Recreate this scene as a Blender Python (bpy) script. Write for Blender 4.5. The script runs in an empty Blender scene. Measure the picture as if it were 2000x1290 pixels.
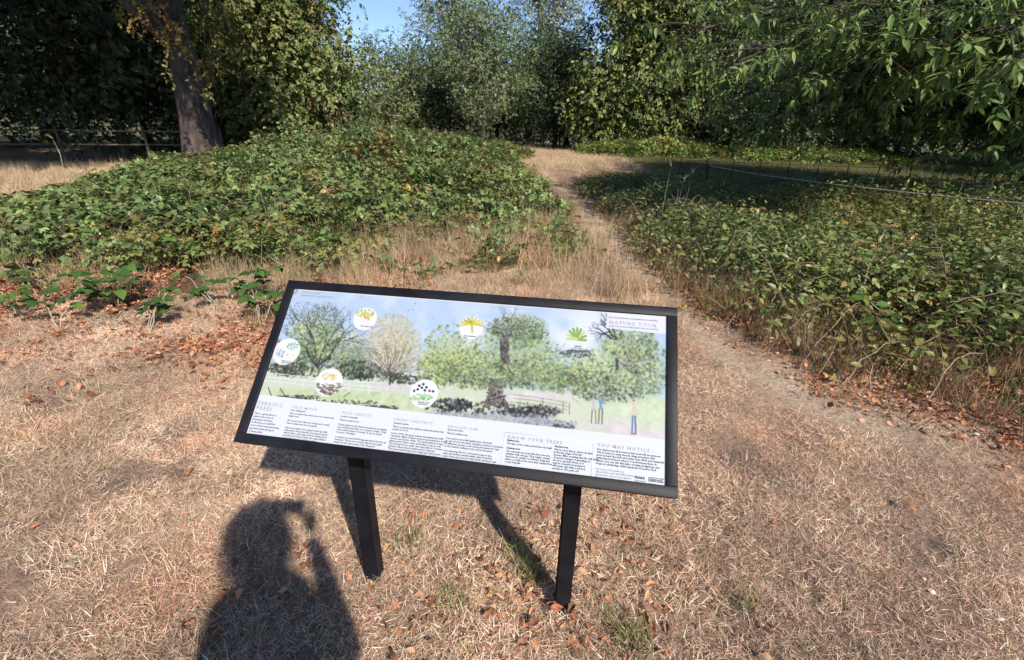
import bpy, bmesh, math, random
import numpy as np
from mathutils import Matrix, Vector, Euler
R_ = math.radians
rng = np.random.default_rng(7)
random.seed(7)
scene = bpy.context.scene
COL = scene.collection

# ------------------------------------------------------------------ camera
CAM_H = 1.5; FPX = 898.0; PITCH = R_(22.9); ROLL = R_(1.16)
FW = np.array([0, math.cos(PITCH), -math.sin(PITCH)])
UP0 = np.array([0, math.sin(PITCH), math.cos(PITCH)]); RT0 = np.array([1.0, 0, 0])
RT = RT0*math.cos(ROLL) + UP0*math.sin(ROLL); UP = -RT0*math.sin(ROLL) + UP0*math.cos(ROLL)
cd = bpy.data.cameras.new('camera'); cam = bpy.data.objects.new('camera', cd); COL.objects.link(cam)
cd.sensor_width = 36; cd.lens = FPX/2000*36; cd.clip_start = 0.02; cd.clip_end = 3000
M = Matrix.Identity(4)
for i in range(3):
    M[i][0] = RT[i]; M[i][1] = UP[i]; M[i][2] = -FW[i]
M[2][3] = CAM_H
cam.matrix_world = M
scene.camera = cam

# ------------------------------------------------------------------ sky, sun, exposure
SUN = np.array([0.402, -0.657, 0.637]); SUN /= np.linalg.norm(SUN)      # towards the sun
SUN_EL = math.asin(SUN[2]); SUN_AZ = math.atan2(SUN[0], SUN[1])
world = bpy.data.worlds.new('World'); scene.world = world; world.use_nodes = True
wn = world.node_tree.nodes; wl = world.node_tree.links
sky = wn.new('ShaderNodeTexSky'); sky.sky_type = 'NISHITA'; sky.sun_disc = False
sky.sun_elevation = SUN_EL; sky.sun_rotation = SUN_AZ; sky.air_density = 0.7; sky.dust_density = 0.0; sky.ozone_density = 2.0
bg = wn['Background']; bg.inputs[1].default_value = 0.125; wl.new(sky.outputs[0], bg.inputs[0])
sd = bpy.data.lights.new('sun', 'SUN'); sd.energy = 4.9; sd.angle = R_(1.0); sd.color = (1.0, 0.93, 0.83)
so = bpy.data.objects.new('sun', sd); COL.objects.link(so); so.location = (20, -30, 30)
so.rotation_euler = Vector(-SUN).to_track_quat('-Z', 'Y').to_euler()
vs = scene.view_settings; vs.view_transform = 'Standard'; vs.look = 'None'; vs.gamma = 1; vs.exposure = 0.58
try: vs.use_curve_mapping = False
except Exception: pass
scene.cycles.use_denoising = True; scene.cycles.use_adaptive_sampling = True; scene.cycles.adaptive_threshold = 0.03
scene.cycles.max_bounces = 4; scene.cycles.transparent_max_bounces = 6
scene.cycles.diffuse_bounces = 2; scene.cycles.transmission_bounces = 4

# ------------------------------------------------------------------ numeric helpers
def vnoise(x, y, scale=1.0, seed=0):
    x = np.asarray(x, float)*scale + 1000.5; y = np.asarray(y, float)*scale + 1000.5
    xi = np.floor(x).astype(np.int64); yi = np.floor(y).astype(np.int64); fx = x-xi; fy = y-yi
    def h(a, b):
        n = (a*374761393 + b*668265263 + seed*974634777) & 0xffffffff
        n = ((n ^ (n >> 13))*1274126177) & 0xffffffff
        return ((n ^ (n >> 16)) & 0xffff)/65535.0
    u = fx*fx*(3-2*fx); v = fy*fy*(3-2*fy)
    return (h(xi, yi)*(1-u)+h(xi+1, yi)*u)*(1-v) + (h(xi, yi+1)*(1-u)+h(xi+1, yi+1)*u)*v
def fbm(x, y, scale=1.0, seed=0, o=3):
    s = 0; a = 0.5; t = 0
    for k in range(o):
        s = s + a*vnoise(x, y, scale*2**k, seed+k*17); t += a; a *= 0.5
    return s/t
def sstep(a, b, x):
    t = np.clip((np.asarray(x, float)-a)/(b-a), 0, 1); return t*t*(3-2*t)
def G0(x, y):
    return 0.8*sstep(8, 38, y) + 9.0*sstep(62, 170, np.hypot(x, y))  # far rise added to darken the bright gaps under the trees
def G(x, y):                                                   # ground height
    near = np.exp(-((np.asarray(x)/14.0)**2 + ((np.asarray(y)-4)/14.0)**2))
    return G0(x, y) + (fbm(x, y, 0.9, 3)-0.5)*0.05*near + (fbm(x, y, 5.0, 9, 2)-0.5)*0.022*near
def ray(px, py):
    d = FW*FPX + RT*(px-1000) + UP*(645-py); return d/np.linalg.norm(d)
def gp(px, py, z0=0.0):                                        # photo pixel -> point on the ground (or z0 above it)
    d = ray(px, py); o = np.array([0, 0, CAM_H]); lo = 0.3
    t = np.arange(0.3, 120, 0.05); P = o + d*t[:, None]
    k = np.argmax(P[:, 2] <= G0(P[:, 0], P[:, 1])+z0)
    return P[k] if P[k, 2] <= G0(P[k, 0], P[k, 1])+z0 else P[-1]
def at(px, py, dist_y):                                        # point on a pixel's ray at forward distance y
    d = ray(px, py); return np.array([0, 0, CAM_H]) + d*(dist_y/d[1])
def proj(P):
    d = np.asarray(P) - np.array([0, 0, CAM_H]); z = d@FW
    return 1000+FPX*(d@RT)/z, 645-FPX*(d@UP)/z, z
def norm(v): return v/np.maximum(np.linalg.norm(v, axis=-1, keepdims=True), 1e-9)

# path and clearing
PATH = np.array([(4.6, 0.6), (3.4, 1.15), (2.45, 1.75), (1.95, 2.35), (1.62, 3.1), (1.5, 4.4), (1.5, 6.0), (1.52, 8.0), (1.45, 11), (1.32, 14), (1.1, 18), (1.1, 22)])
def dist_path(x, y):
    x = np.asarray(x, float); y = np.asarray(y, float); d = np.full(np.broadcast(x, y).shape, 1e9)
    for a, b in zip(PATH[:-1], PATH[1:]):
        ab = b-a; t = np.clip(((x-a[0])*ab[0]+(y-a[1])*ab[1])/(ab@ab), 0, 1)
        d = np.minimum(d, np.hypot(x-a[0]-t*ab[0], y-a[1]-t*ab[1]))
    return d
def clearing(x, y):
    return np.clip(1.25-np.hypot((x-1.7)/4.0, (y-25.0)/6.0)*1.25, 0, 1)
SPOTS = [gp(*q_) for q_ in ((735, 1128), (1098, 1180), (235, 935), (350, 930), (110, 1095), (1840, 1080), (1430, 905), (330, 860))]
def spots_m(x, y):
    m_ = np.zeros(np.broadcast(x, y).shape)
    for q_ in SPOTS: m_ = np.maximum(m_, np.exp(-(((x-q_[0])/(.15 if q_[1] > 1.3 or q_[0] < -.6 or q_[0] > .6 else .07))**2+((y-q_[1])/.08)**2)))
    return m_
def path_m(x, y):
    w = 0.15 + 0.06*sstep(3.6, 2.8, y) - 0.10*sstep(2.3, 1.7, y) + (fbm(x, y, 2.0, 5)-0.5)*0.3
    return np.maximum(1-sstep(w*0.5, w*1.5, dist_path(x, y)), 0)*(1-.9*sstep(2.35, 1.7, y))

# bramble height fields
def bumps(x, y, L):
    s = np.zeros(np.broadcast(x, y).shape)
    for cx, cy, rx, ry, h in L:
        d = np.clip(1-((x-cx)/rx)**2-((y-cy)/ry)**2, 0, 1)
        s = np.maximum(s, h*np.sqrt(d)) + 0.0
    return s
LM = [(-4.2, 13.6, 4.4, 4.4, 1.32), (-7.6, 11.8, 3.0, 3.0, 0.62), (-1.7, 11.8, 2.5, 3.2, 0.86), (-3.8, 9.4, 2.9, 2.1, 0.74), (-6.4, 8.4, 2.8, 2.4, 0.55),
      (-8.6, 9.0, 1.7, 1.6, 0.28), (-3.0, 17, 3.2, 4.0, 1.2), (-8, 15.6, 4, 3.0, .75), (-1.4, 9.6, 1.9, 1.7, 0.6), (-4.9, 6.4, 1.6, 1.3, 0.5), (-2.9, 7.3, 1.5, 1.2, .5), (-.9, 7.9, 1.3, 1.1, .45), (-6.6, 6.2, 1.3, 1.0, .42), (-3.3, 5.6, .8, .6, .34), (.35, 9.4, .8, 1.6, .38), (-4.6, 4.9, .8, .6, .32), (-2.2, 5.2, .5, .5, .28), (.3, 6.9, .5, .6, .28), (-.4, 14.5, 1.3, 2, .5), (-6.3, 5.0, .6, .5, .3)]
RM = [(2.9, 4.6, 1.2, 1.6, .5), (2.5, 6.8, .9, 1.8, .45), (3.5, 5.6, 1.85, 2.5, 0.62), (4.3, 3.8, 1.9, 1.5, 0.55), (6.6, 4.6, 3.4, 2.9, 0.72), (3.9, 9.4, 2.15, 3.2, 0.55), (7.4, 8.6, 4.0, 3.6, 0.72),
      (11.0, 7.4, 4.2, 4.2, 0.85), (4.6, 13.6, 3.0, 3.0, 0.42), (9.0, 12.4, 4.2, 3.0, 0.5), (14, 10.5, 4, 3.5, .6), (5.0, 16.2, 3.0, 1.6, 0.28), (12.5, 14.2, 5, 1.6, .34), (3.25, 3.05, .75, .7, .3), (22, 17, 5, 4, .7)]
FM = [(8.5, 27.5, 5.0, 2.4, 0.9), (5.4, 28.6, 2.4, 1.8, 0.6), (13, 27, 4, 2.6, 0.8), (17, 26.5, 4.5, 3, .7)]
CMB = [(-1.8, 24.5, 2.6, 3.0, 0.75), (-6, 24, 5, 4.5, 1.15), (-3.2, 29, 2.6, 3, .6), (-12, 23, 5, 3.5, 1.0)]
_r2 = np.random.default_rng(5)
LM += [(_r2.uniform(-6.8, -1.9), _r2.uniform(3.7, 5.9), _r2.uniform(.3, .7), _r2.uniform(.25, .5), _r2.uniform(.2, .42)) for _ in range(34)]+[(_r2.uniform(-1.8, 1.1), _r2.uniform(5.2, 7.6), _r2.uniform(.2, .45), _r2.uniform(.2, .4), _r2.uniform(.16, .32)) for _ in range(14)]
LM += [(_r2.uniform(-7.2, -2.0), _r2.uniform(4.3, 6.0), _r2.uniform(.45, .85), _r2.uniform(.35, .6), _r2.uniform(.3, .48)) for _ in range(20)]
def hL(x, y): return bumps(x, y, LM)*(0.50+0.66*fbm(x, y, 0.95, 21)+0.42*fbm(x, y, 2.6, 23, 2)+.25*(vnoise(x, y, 5.0, 27)-.5))*sstep(0.12, 0.55, dist_path(x, y))
def hR(x, y): return bumps(x, y, RM)*(0.42+0.8*fbm(x, y, 0.95, 31)+0.45*fbm(x, y, 2.8, 33, 2)+.3*(vnoise(x, y, 5.0, 37)-.5))*sstep(0.12, 0.4, dist_path(x, y))
def hF(x, y): return bumps(x, y, FM)*(0.75+0.5*fbm(x, y, 0.8, 41))
def hC(x, y): return bumps(x, y, CMB)*(0.75+0.5*fbm(x, y, 0.8, 51))

# ------------------------------------------------------------------ materials
MATS = {}
def nodes_of(name):
    m = bpy.data.materials.new(name); m.use_nodes = True; MATS[name] = m
    return m, m.node_tree.nodes, m.node_tree.links, m.node_tree.nodes['Principled BSDF']
def plain(name, col, rough=0.6, metal=0.0, noise=0.0, nscale=30, bump=0.0, bscale=60, coat=0.0, spec=0.5):
    m, n, l, b = nodes_of(name)
    b.inputs['Base Color'].default_value = (*col, 1); b.inputs['Roughness'].default_value = rough; b.inputs['Metallic'].default_value = metal
    b.inputs['Coat Weight'].default_value = coat; b.inputs['Specular IOR Level'].default_value = spec
    tc = n.new('ShaderNodeTexCoord')
    if noise:
        t = n.new('ShaderNodeTexNoise'); t.inputs['Scale'].default_value = nscale; t.inputs['Detail'].default_value = 5; l.new(tc.outputs['Object'], t.inputs['Vector'])
        r = n.new('ShaderNodeValToRGB'); l.new(t.outputs[0], r.inputs[0])
        r.color_ramp.elements[0].position = 0.3; r.color_ramp.elements[1].position = 0.7
        r.color_ramp.elements[0].color = (*[c*(1-noise) for c in col], 1); r.color_ramp.elements[1].color = (*[min(1, c*(1+noise)) for c in col], 1)
        l.new(r.outputs[0], b.inputs['Base Color'])
    if bump:
        t = n.new('ShaderNodeTexNoise'); t.inputs['Scale'].default_value = bscale; t.inputs['Detail'].default_value = 6; l.new(tc.outputs['Object'], t.inputs['Vector'])
        bp = n.new('ShaderNodeBump'); bp.inputs['Strength'].default_value = bump; bp.inputs['Distance'].default_value = 0.02; l.new(t.outputs[0], bp.inputs['Height']); l.new(bp.outputs[0], b.inputs['Normal'])
    return m
def leafmat(name, trans=0.3, rough=0.45, tint=False, spec=0.4, rand=0.25, mott=0):
    """leaf pigment from the mesh attribute 'col', optional per-instance 'tint'; part of the light passes through the blade"""
    m, n, l, b = nodes_of(name)
    a = n.new('ShaderNodeAttribute'); a.attribute_name = 'col'; c = a.outputs['Color']
    if tint:
        t = n.new('ShaderNodeAttribute'); t.attribute_type = 'INSTANCER'; t.attribute_name = 'tint'
        mx = n.new('ShaderNodeMix'); mx.data_type = 'RGBA'; mx.blend_type = 'MULTIPLY'; mx.inputs[0].default_value = 1
        l.new(c, mx.inputs[6]); l.new(t.outputs['Color'], mx.inputs[7]); c = mx.outputs[2]
    if rand:
        oi = n.new('ShaderNodeObjectInfo'); mr = n.new('ShaderNodeMapRange'); mr.inputs[3].default_value = 1-rand; mr.inputs[4].default_value = 1+rand
        l.new(oi.outputs['Random'], mr.inputs[0]); hs = n.new('ShaderNodeHueSaturation'); l.new(mr.outputs[0], hs.inputs['Value']); l.new(c, hs.inputs['Color']); c = hs.outputs[0]
    if mott:
        tc = n.new('ShaderNodeTexCoord'); nz = n.new('ShaderNodeTexNoise'); nz.inputs['Scale'].default_value = mott; nz.inputs['Detail'].default_value = 4; l.new(tc.outputs['Object'], nz.inputs[0])
        m2 = n.new('ShaderNodeMapRange'); m2.inputs[1].default_value = .3; m2.inputs[2].default_value = .7; m2.inputs[3].default_value = .55; m2.inputs[4].default_value = 1.3; l.new(nz.outputs[0], m2.inputs[0])
        h2 = n.new('ShaderNodeHueSaturation'); l.new(m2.outputs[0], h2.inputs['Value']); l.new(c, h2.inputs['Color']); c = h2.outputs[0]
    l.new(c, b.inputs['Base Color']); b.inputs['Roughness'].default_value = rough; b.inputs['Specular IOR Level'].default_value = spec
    tr = n.new('ShaderNodeBsdfTranslucent'); l.new(c, tr.inputs['Color'])
    ms = n.new('ShaderNodeMixShader'); ms.inputs[0].default_value = trans
    l.new(b.outputs[0], ms.inputs[1]); l.new(tr.outputs[0], ms.inputs[2]); l.new(ms.outputs[0], n['Material Output'].inputs[0])
    return m
leafmat('tree_leaf', 0.28, 0.5, rand=0.0)
leafmat('bramble_leaf', 0.25, 0.42, tint=True, rand=0.12)
leafmat('chestnut_leaf', 0.3, 0.5, spec=0.35, rand=0.18)
leafmat('dry_blade', 0.25, 0.55, tint=True, rand=0.15)
leafmat('plain_leaf', 0.25, 0.45, rand=0.2)
leafmat('dead_leaf', 0.12, 0.75, rand=0.25, spec=.15, mott=5)
leafmat('litter_leaf', 0.12, 0.75, tint=True, rand=0.2, spec=.15, mott=60)
def bark(name, c0, c1, scale=6):
    m, n, l, b = nodes_of(name); b.inputs['Roughness'].default_value = 0.85; b.inputs['Specular IOR Level'].default_value = 0.2
    tc = n.new('ShaderNodeTexCoord'); mp = n.new('ShaderNodeMapping'); mp.inputs['Scale'].default_value = (1, 1, 0.22); l.new(tc.outputs['Object'], mp.inputs[0])
    t = n.new('ShaderNodeTexNoise'); t.inputs['Scale'].default_value = scale; t.inputs['Detail'].default_value = 8; t.inputs['Roughness'].default_value = 0.7; l.new(mp.outputs[0], t.inputs[0])
    v = n.new('ShaderNodeTexVoronoi'); v.inputs['Scale'].default_value = scale*2.2; l.new(mp.outputs[0], v.inputs[0])
    r = n.new('ShaderNodeValToRGB'); l.new(t.outputs[0], r.inputs[0]); r.color_ramp.elements[0].position = .33; r.color_ramp.elements[1].position = .68
    r.color_ramp.elements[0].color = (*c0, 1); r.color_ramp.elements[1].color = (*c1, 1); l.new(r.outputs[0], b.inputs['Base Color'])
    ad = n.new('ShaderNodeMath'); ad.operation = 'ADD'; l.new(t.outputs[0], ad.inputs[0]); l.new(v.outputs[0], ad.inputs[1])
    bp = n.new('ShaderNodeBump'); bp.inputs['Strength'].default_value = 0.8; bp.inputs['Distance'].default_value = 0.05; l.new(ad.outputs[0], bp.inputs['Height']); l.new(bp.outputs[0], b.inputs['Normal'])
    return m
bark('bark_grey', (0.035, 0.026, 0.022), (0.15, 0.11, 0.095))
bark('bark_pale', (0.11, 0.095, 0.075), (0.27, 0.245, 0.205), 9)
bark('bark_dark', (0.03, 0.024, 0.018), (0.09, 0.07, 0.055))
plain('powder_black', (0.009, 0.009, 0.012), 0.5, noise=0.55, nscale=9, bump=0.08, bscale=700, spec=0.2)
plain('ink', (0.035, 0.035, 0.045), 0.5)
plain('ink_grey', (0.22, 0.22, 0.26), 0.5)
plain('ink_rule', (0.55, 0.55, 0.66), 0.5)
plain('steel_fence', (0.03, 0.032, 0.03), 0.6, noise=0.4)
plain('fence_wood', (0.13, 0.105, 0.085), 0.8, noise=0.4, nscale=12, bump=0.3)
plain('cable', (0.55, 0.50, 0.45), 0.6, noise=0.2)
plain('dead_stem', (0.26, 0.19, 0.13), 0.85, noise=0.4, nscale=25, bump=.2)
plain('cane', (0.17, 0.125, 0.08), 0.8, noise=0.35, nscale=20)
plain('stick', (0.36, 0.29, 0.22), 0.8, noise=0.35, nscale=40, bump=0.3)
plain('red_scrap', (0.62, 0.035, 0.02), 0.4)
plain('white_scrap', (0.72, 0.69, 0.62), 0.6, noise=0.1)
plain('cloth_dark', (0.03, 0.035, 0.05), 0.85, noise=0.2)
plain('cloth_blue', (0.04, 0.06, 0.11), 0.85, noise=0.2)
plain('skin', (0.5, 0.3, 0.22), 0.5)
plain('hair', (0.03, 0.02, 0.015), 0.6)
plain('phone_black', (0.01, 0.01, 0.012), 0.15)
plain('shoe', (0.05, 0.045, 0.04), 0.6)

# ------------------------------------------------------------------ mesh helpers
def mesh_np(name, V, F, mats, col=None, smooth=False, fmat=None):
    """V (n,3); F list of int arrays, each (m,k) ; col (n,3) -> point colour 'col'"""
    me = bpy.data.meshes.new(name); V = np.asarray(V, np.float32)
    F = [np.asarray(f, np.int32) for f in (F if isinstance(F, list) else [F]) if len(f)]
    nl = sum(f.size for f in F); npoly = sum(len(f) for f in F)
    me.vertices.add(len(V)); me.vertices.foreach_set('co', V.ravel())
    me.loops.add(nl); me.loops.foreach_set('vertex_index', np.concatenate([f.ravel() for f in F]))
    tot = np.concatenate([np.full(len(f), f.shape[1], np.int32) for f in F]); st = np.concatenate([[0], np.cumsum(tot)[:-1]]).astype(np.int32)
    me.polygons.add(npoly); me.polygons.foreach_set('loop_start', st); me.polygons.foreach_set('loop_total', tot)
    if smooth: me.polygons.foreach_set('use_smooth', np.ones(npoly, bool))
    for m in (mats if isinstance(mats, (list, tuple)) else [mats]): me.materials.append(MATS[m])
    if fmat is not None: me.polygons.foreach_set('material_index', np.asarray(fmat, np.int32))
    if col is not None:
        a = me.color_attributes.new('col', 'FLOAT_COLOR', 'POINT'); c = np.ones((len(V), 4), np.float32); c[:, :3] = col; a.data.foreach_set('color', c.ravel())
    me.update(calc_edges=True); me.validate()
    return me
def link(name, me, parent=None, loc=None):
    o = bpy.data.objects.new(name, me); COL.objects.link(o)
    if parent is not None: o.parent = parent
    if loc is not None: o.location = loc
    return o
def tag(o, label=None, cat=None, group=None, kind=None):
    if label: o['label'] = label
    if cat: o['category'] = cat
    if group: o['group'] = group
    if kind: o['kind'] = kind
    return o
def thing(name, label, cat, loc=(0, 0, 0), rz=0.0, group=None):
    o = bpy.data.objects.new(name, None); COL.objects.link(o); o.location = loc; o.rotation_euler = (0, 0, rz); o.empty_display_size = 0.2
    return tag(o, label, cat, group)
class MB:
    def __init__(s): s.V = []; s.F4 = []; s.F3 = []; s.n = 0
    def tube(s, pts, rad, k=8, cap=True):
        pts = np.asarray(pts, float); m = len(pts); rad = np.broadcast_to(rad, m)
        T = norm(np.gradient(pts, axis=0)); ref = np.array([0, 0, 1.0]) if abs(T[0][2]) < 0.9 else np.array([1.0, 0, 0])
        A = norm(np.cross(T, ref)); B = np.cross(T, A); th = np.arange(k)/k*2*math.pi
        ring = pts[:, None]+rad[:, None, None]*(A[:, None]*np.cos(th)[None, :, None]+B[:, None]*np.sin(th)[None, :, None])
        V = ring.reshape(-1, 3); s.V.append(V)
        i = np.arange(m-1)[:, None]*k; j = np.arange(k)[None]; j2 = (j+1) % k
        s.F4.append((s.n+np.stack([i+j, i+j2, i+k+j2, i+k+j], -1)).reshape(-1, 4)); s.n += len(V)
        if cap:
            for e, (q, rev) in enumerate(((0, True), (m-1, False))):
                s.V.append(pts[q][None]); c = s.n; s.n += 1; base = c-len(V)-(1 if e == 1 else 0)+q*k
                a = base+np.arange(k); b2 = base+(np.arange(k)+1) % k
                s.F3.append(np.stack([np.full(k, c), b2, a] if not rev else [np.full(k, c), a, b2], -1))
    def box(s, c, sx, sy, sz, rot=None, bev=0.0):
        bm = bmesh.new(); bmesh.ops.create_cube(bm, size=1); bmesh.ops.scale(bm, vec=(sx, sy, sz), verts=bm.verts)
        if bev: bmesh.ops.bevel(bm, geom=list(bm.edges), offset=bev, segments=2, affect='EDGES', profile=0.5)
        bm.verts.index_update(); V = np.array([v.co[:] for v in bm.verts])
        if rot is not None: V = V@np.asarray(rot).T
        s.V.append(V+np.asarray(c)); 
        for f in bm.faces:
            ids = [s.n+v.index for v in f.verts]
            if len(ids) == 4: s.F4.append(np.array([ids]))
            elif len(ids) == 3: s.F3.append(np.array([ids]))
            else:
                for q in range(1, len(ids)-1): s.F3.append(np.array([[ids[0], ids[q], ids[q+1]]]))
        s.n += len(V); bm.free()
    def build(s, name, mat, parent=None, smooth=False, loc=None):
        F = []
        if s.F4: F.append(np.concatenate(s.F4))
        if s.F3: F.append(np.concatenate(s.F3))
        return link(name, mesh_np(name, np.concatenate(s.V), F, mat, smooth=smooth), parent, loc)

# leaf geometry: P base, D direction (unit), N normal (unit), length, width  -> folded leaf
def leaves(P, D, N, Ln, Wd, C, detail=0, fold=0.25, droop=0.25):
    P = np.asarray(P); D = norm(D); S = norm(np.cross(D, N)); N = np.cross(S, D); n = len(P)
    Ln = np.broadcast_to(Ln, n)[:, None]; Wd = np.broadcast_to(Wd, n)[:, None]
    if detail == 0:
        mid = P+D*Ln*0.45+N*Wd*fold*-0.0; L = mid+S*Wd/2+N*Wd*fold; Rr = mid-S*Wd/2+N*Wd*fold; T = P+D*Ln-N*Ln*droop*0.6
        V = np.stack([P, L, T, Rr], 1).reshape(-1, 3); k = np.arange(n)[:, None]*4
        F = np.concatenate([k+np.array([[0, 2, 1]]), k+np.array([[0, 3, 2]])]); rep = 4
    else:
        st = [(0.0, 0.0), (0.28, 0.82), (0.62, 0.78), (1.0, 0.0)] if detail == 1 else [(0, 0.0), (0.18, 0.6), (0.42, 1.0), (0.7, 0.72), (1.0, 0.0)]
        vs = []; idx = []; c = 0; rows = []
        for s_, w_ in st:
            q = P+D*Ln*s_-N*Ln*droop*s_*s_
            if w_ == 0: vs.append(q); rows.append((c,)); c += 1
            else:
                vs += [q+S*Wd/2*w_+N*Wd*fold*w_, q, q-S*Wd/2*w_+N*Wd*fold*w_]; rows.append((c, c+1, c+2)); c += 3
        tri = []
        for a, b in zip(rows[:-1], rows[1:]):
            if len(a) == 1: tri += [(a[0], b[1], b[0]), (a[0], b[2], b[1])]
            elif len(b) == 1: tri += [(a[0], a[1], b[0]), (a[1], a[2], b[0])]
            else: tri += [(a[0], a[1], b[1]), (a[0], b[1], b[0]), (a[1], a[2], b[2]), (a[1], b[2], b[1])]
        V = np.stack(vs, 1).reshape(-1, 3); k = np.arange(n)[:, None, None]*c
        F = (k+np.array(tri)[None]).reshape(-1, 3); rep = c
    return V, F, np.repeat(np.asarray(C), rep, 0)
def blades(P, D, Ln, Wd, C, bend=0.5, seg=3):
    """grass blades: narrow tapered strips that bend over sideways"""
    n = len(P); D = norm(D); S = norm(np.cross(D, rng.normal(size=(n, 3)))); B = np.cross(S, D)
    bend = np.broadcast_to(bend, n)[:, None]; Ln = np.broadcast_to(Ln, n)[:, None]; Wd = np.broadcast_to(Wd, n)[:, None]; vs = []
    for i in range(seg+1):
        t = i/seg; q = P+D*Ln*t+B*Ln*bend*t*t; w = Wd*(1-t*0.85)/2; vs += [q+S*w, q-S*w]
    V = np.stack(vs, 1).reshape(-1, 3); c = 2*(seg+1); k = np.arange(n)[:, None, None]*c
    F = (k+np.array([(2*i, 2*i+1, 2*i+3, 2*i+2) for i in range(seg)])[None]).reshape(-1, 4)
    return V, F, np.repeat(np.asarray(C), c, 0)
def pick(pal, n, jit=0.15):
    pal = np.asarray(pal, float); c = pal[rng.integers(0, len(pal), n)]
    return np.clip(c*(1+rng.normal(0, jit, (n, 1)))*(1+rng.normal(0, jit*0.35, (n, 3))), 0.003, 0.95)
def rand_dir(n): return norm(rng.normal(size=(n, 3)))

# scatter: instances of mesh variants on points (for what nobody could count)
def scatter(name, pts, rot, scl, tint, variants, label, cat='undergrowth', parent=None):
    me = bpy.data.meshes.new(name); n = len(pts); me.vertices.add(n); me.vertices.foreach_set('co', np.asarray(pts, np.float32).ravel())
    def at_(nm, ty, dat, key='vector'):
        a = me.attributes.new(nm, ty, 'POINT'); a.data.foreach_set(key, np.asarray(dat, np.float32 if ty != 'INT' else np.int32).ravel())
    at_('rot', 'FLOAT_VECTOR', rot); at_('scl', 'FLOAT_VECTOR', np.repeat(np.asarray(scl)[:, None], 3, 1) if np.ndim(scl) == 1 else scl)
    at_('idx', 'INT', rng.integers(0, len(variants), n), 'value')
    t4 = np.ones((n, 4)); t4[:, :3] = tint; at_('tint', 'FLOAT_COLOR', t4, 'color')
    o = link(name, me, parent); tag(o, label, None if parent else cat, kind='stuff')
    ng = bpy.data.node_groups.new(name, 'GeometryNodeTree'); ng.interface.new_socket('Geometry', in_out='INPUT', socket_type='NodeSocketGeometry'); ng.interface.new_socket('Geometry', in_out='OUTPUT', socket_type='NodeSocketGeometry')
    N = ng.nodes; L = ng.links; gi = N.new('NodeGroupInput'); go = N.new('NodeGroupOutput'); ip = N.new('GeometryNodeInstanceOnPoints'); g2 = N.new('GeometryNodeGeometryToInstance')
    for v in reversed(variants):
        oi = N.new('GeometryNodeObjectInfo'); oi.inputs['Object'].default_value = v; oi.inputs['As Instance'].default_value = False; L.new(oi.outputs['Geometry'], g2.inputs[0])
    L.new(gi.outputs[0], ip.inputs['Points']); L.new(g2.outputs[0], ip.inputs['Instance']); ip.inputs['Pick Instance'].default_value = True
    for nm, ty, so_ in (('idx', 'INT', 'Instance Index'), ('rot', 'FLOAT_VECTOR', 'Rotation'), ('scl', 'FLOAT_VECTOR', 'Scale')):
        na = N.new('GeometryNodeInputNamedAttribute'); na.data_type = ty; na.inputs[0].default_value = nm
        src = na.outputs[0]
        if so_ == 'Rotation':
            e = N.new('FunctionNodeEulerToRotation'); L.new(src, e.inputs[0]); src = e.outputs[0]
        L.new(src, ip.inputs[so_])
    L.new(ip.outputs[0], go.inputs[0]); md = o.modifiers.new('scatter', 'NODES'); md.node_group = ng
    return o
def proto(name, V, F, mat, col): return bpy.data.objects.new(name, mesh_np(name, V, F, mat, col))

# ================================================================== GROUND
def lines(lo, hi, fine_lo, fine_hi, step, grow=1.12):
    a = list(np.arange(fine_lo, fine_hi+1e-6, step)); s = step
    while a[-1] < hi: s *= grow; a.append(a[-1]+s)
    s = step; b = []
    x = fine_lo
    while x > lo: s *= grow; x -= s; b.append(x)
    return np.array(b[::-1]+a)
gx = lines(-500, 500, -5, 5, 0.07); gy = lines(-200, 900, 0.2, 7, 0.07)
X, Y = np.meshgrid(gx, gy); Z = G(X, Y); nx = len(gx); ny = len(gy)
V = np.stack([X, Y, Z], -1).reshape(-1, 3); i = np.arange(ny-1)[:, None]*nx; j = np.arange(nx-1)[None]
F = np.stack([i+j, i+j+1, i+nx+j+1, i+nx+j], -1).reshape(-1, 4)
def ground_col(x, y):
    n1 = fbm(x, y, 1.3, 61)[..., None]; n2 = fbm(x, y, 6, 71, 2)[..., None]
    c = np.array([0.30, 0.20, 0.14])*(0.65+0.7*n1)*(0.7+0.6*n2)
    soil = np.array([0.40, 0.30, 0.215])*(0.8+0.4*n2); p = path_m(x, y)[..., None]; c = c*(1-p)+soil*p; p = spots_m(x, y)[..., None]; c = c*(1-p*.8)+np.array([.13, .10, .085])*p*.8
    cl = np.clip(clearing(x, y)*2, 0, 1)[..., None]; c = c*(1-cl)+np.array([0.50, 0.36, 0.22])*(0.75+0.5*n1)*cl
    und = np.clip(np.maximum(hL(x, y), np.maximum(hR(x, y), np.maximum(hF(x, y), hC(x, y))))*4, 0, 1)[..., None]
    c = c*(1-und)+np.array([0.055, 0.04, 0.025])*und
    far = np.maximum(sstep(30, 45, np.hypot(x, y)), 0*x)[..., None]; c = c*(1-far)+np.array([0.10, 0.10, 0.045])*(0.6+0.8*n1)*far; gf = (sstep(5.5, 7.5, x)*sstep(15.5, 17, y)*sstep(40, 30, y))[..., None]; c = c*(1-gf)+np.array([0.15, 0.16, 0.065])*(0.6+0.8*n1)*gf  # gf: ground behind the fence dimmed in colour to deepen its shade
    lit = np.clip((fbm(x, y, 0.8, 81)-0.42)*4, 0, 1)*sstep(2.6, 3.4, y-0.05*x)*(x < 0)*sstep(7, 4, y)
    c = c*(1-0.5*lit[..., None])+np.array([0.24, 0.12, 0.075])*0.5*lit[..., None]
    return c
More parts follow.
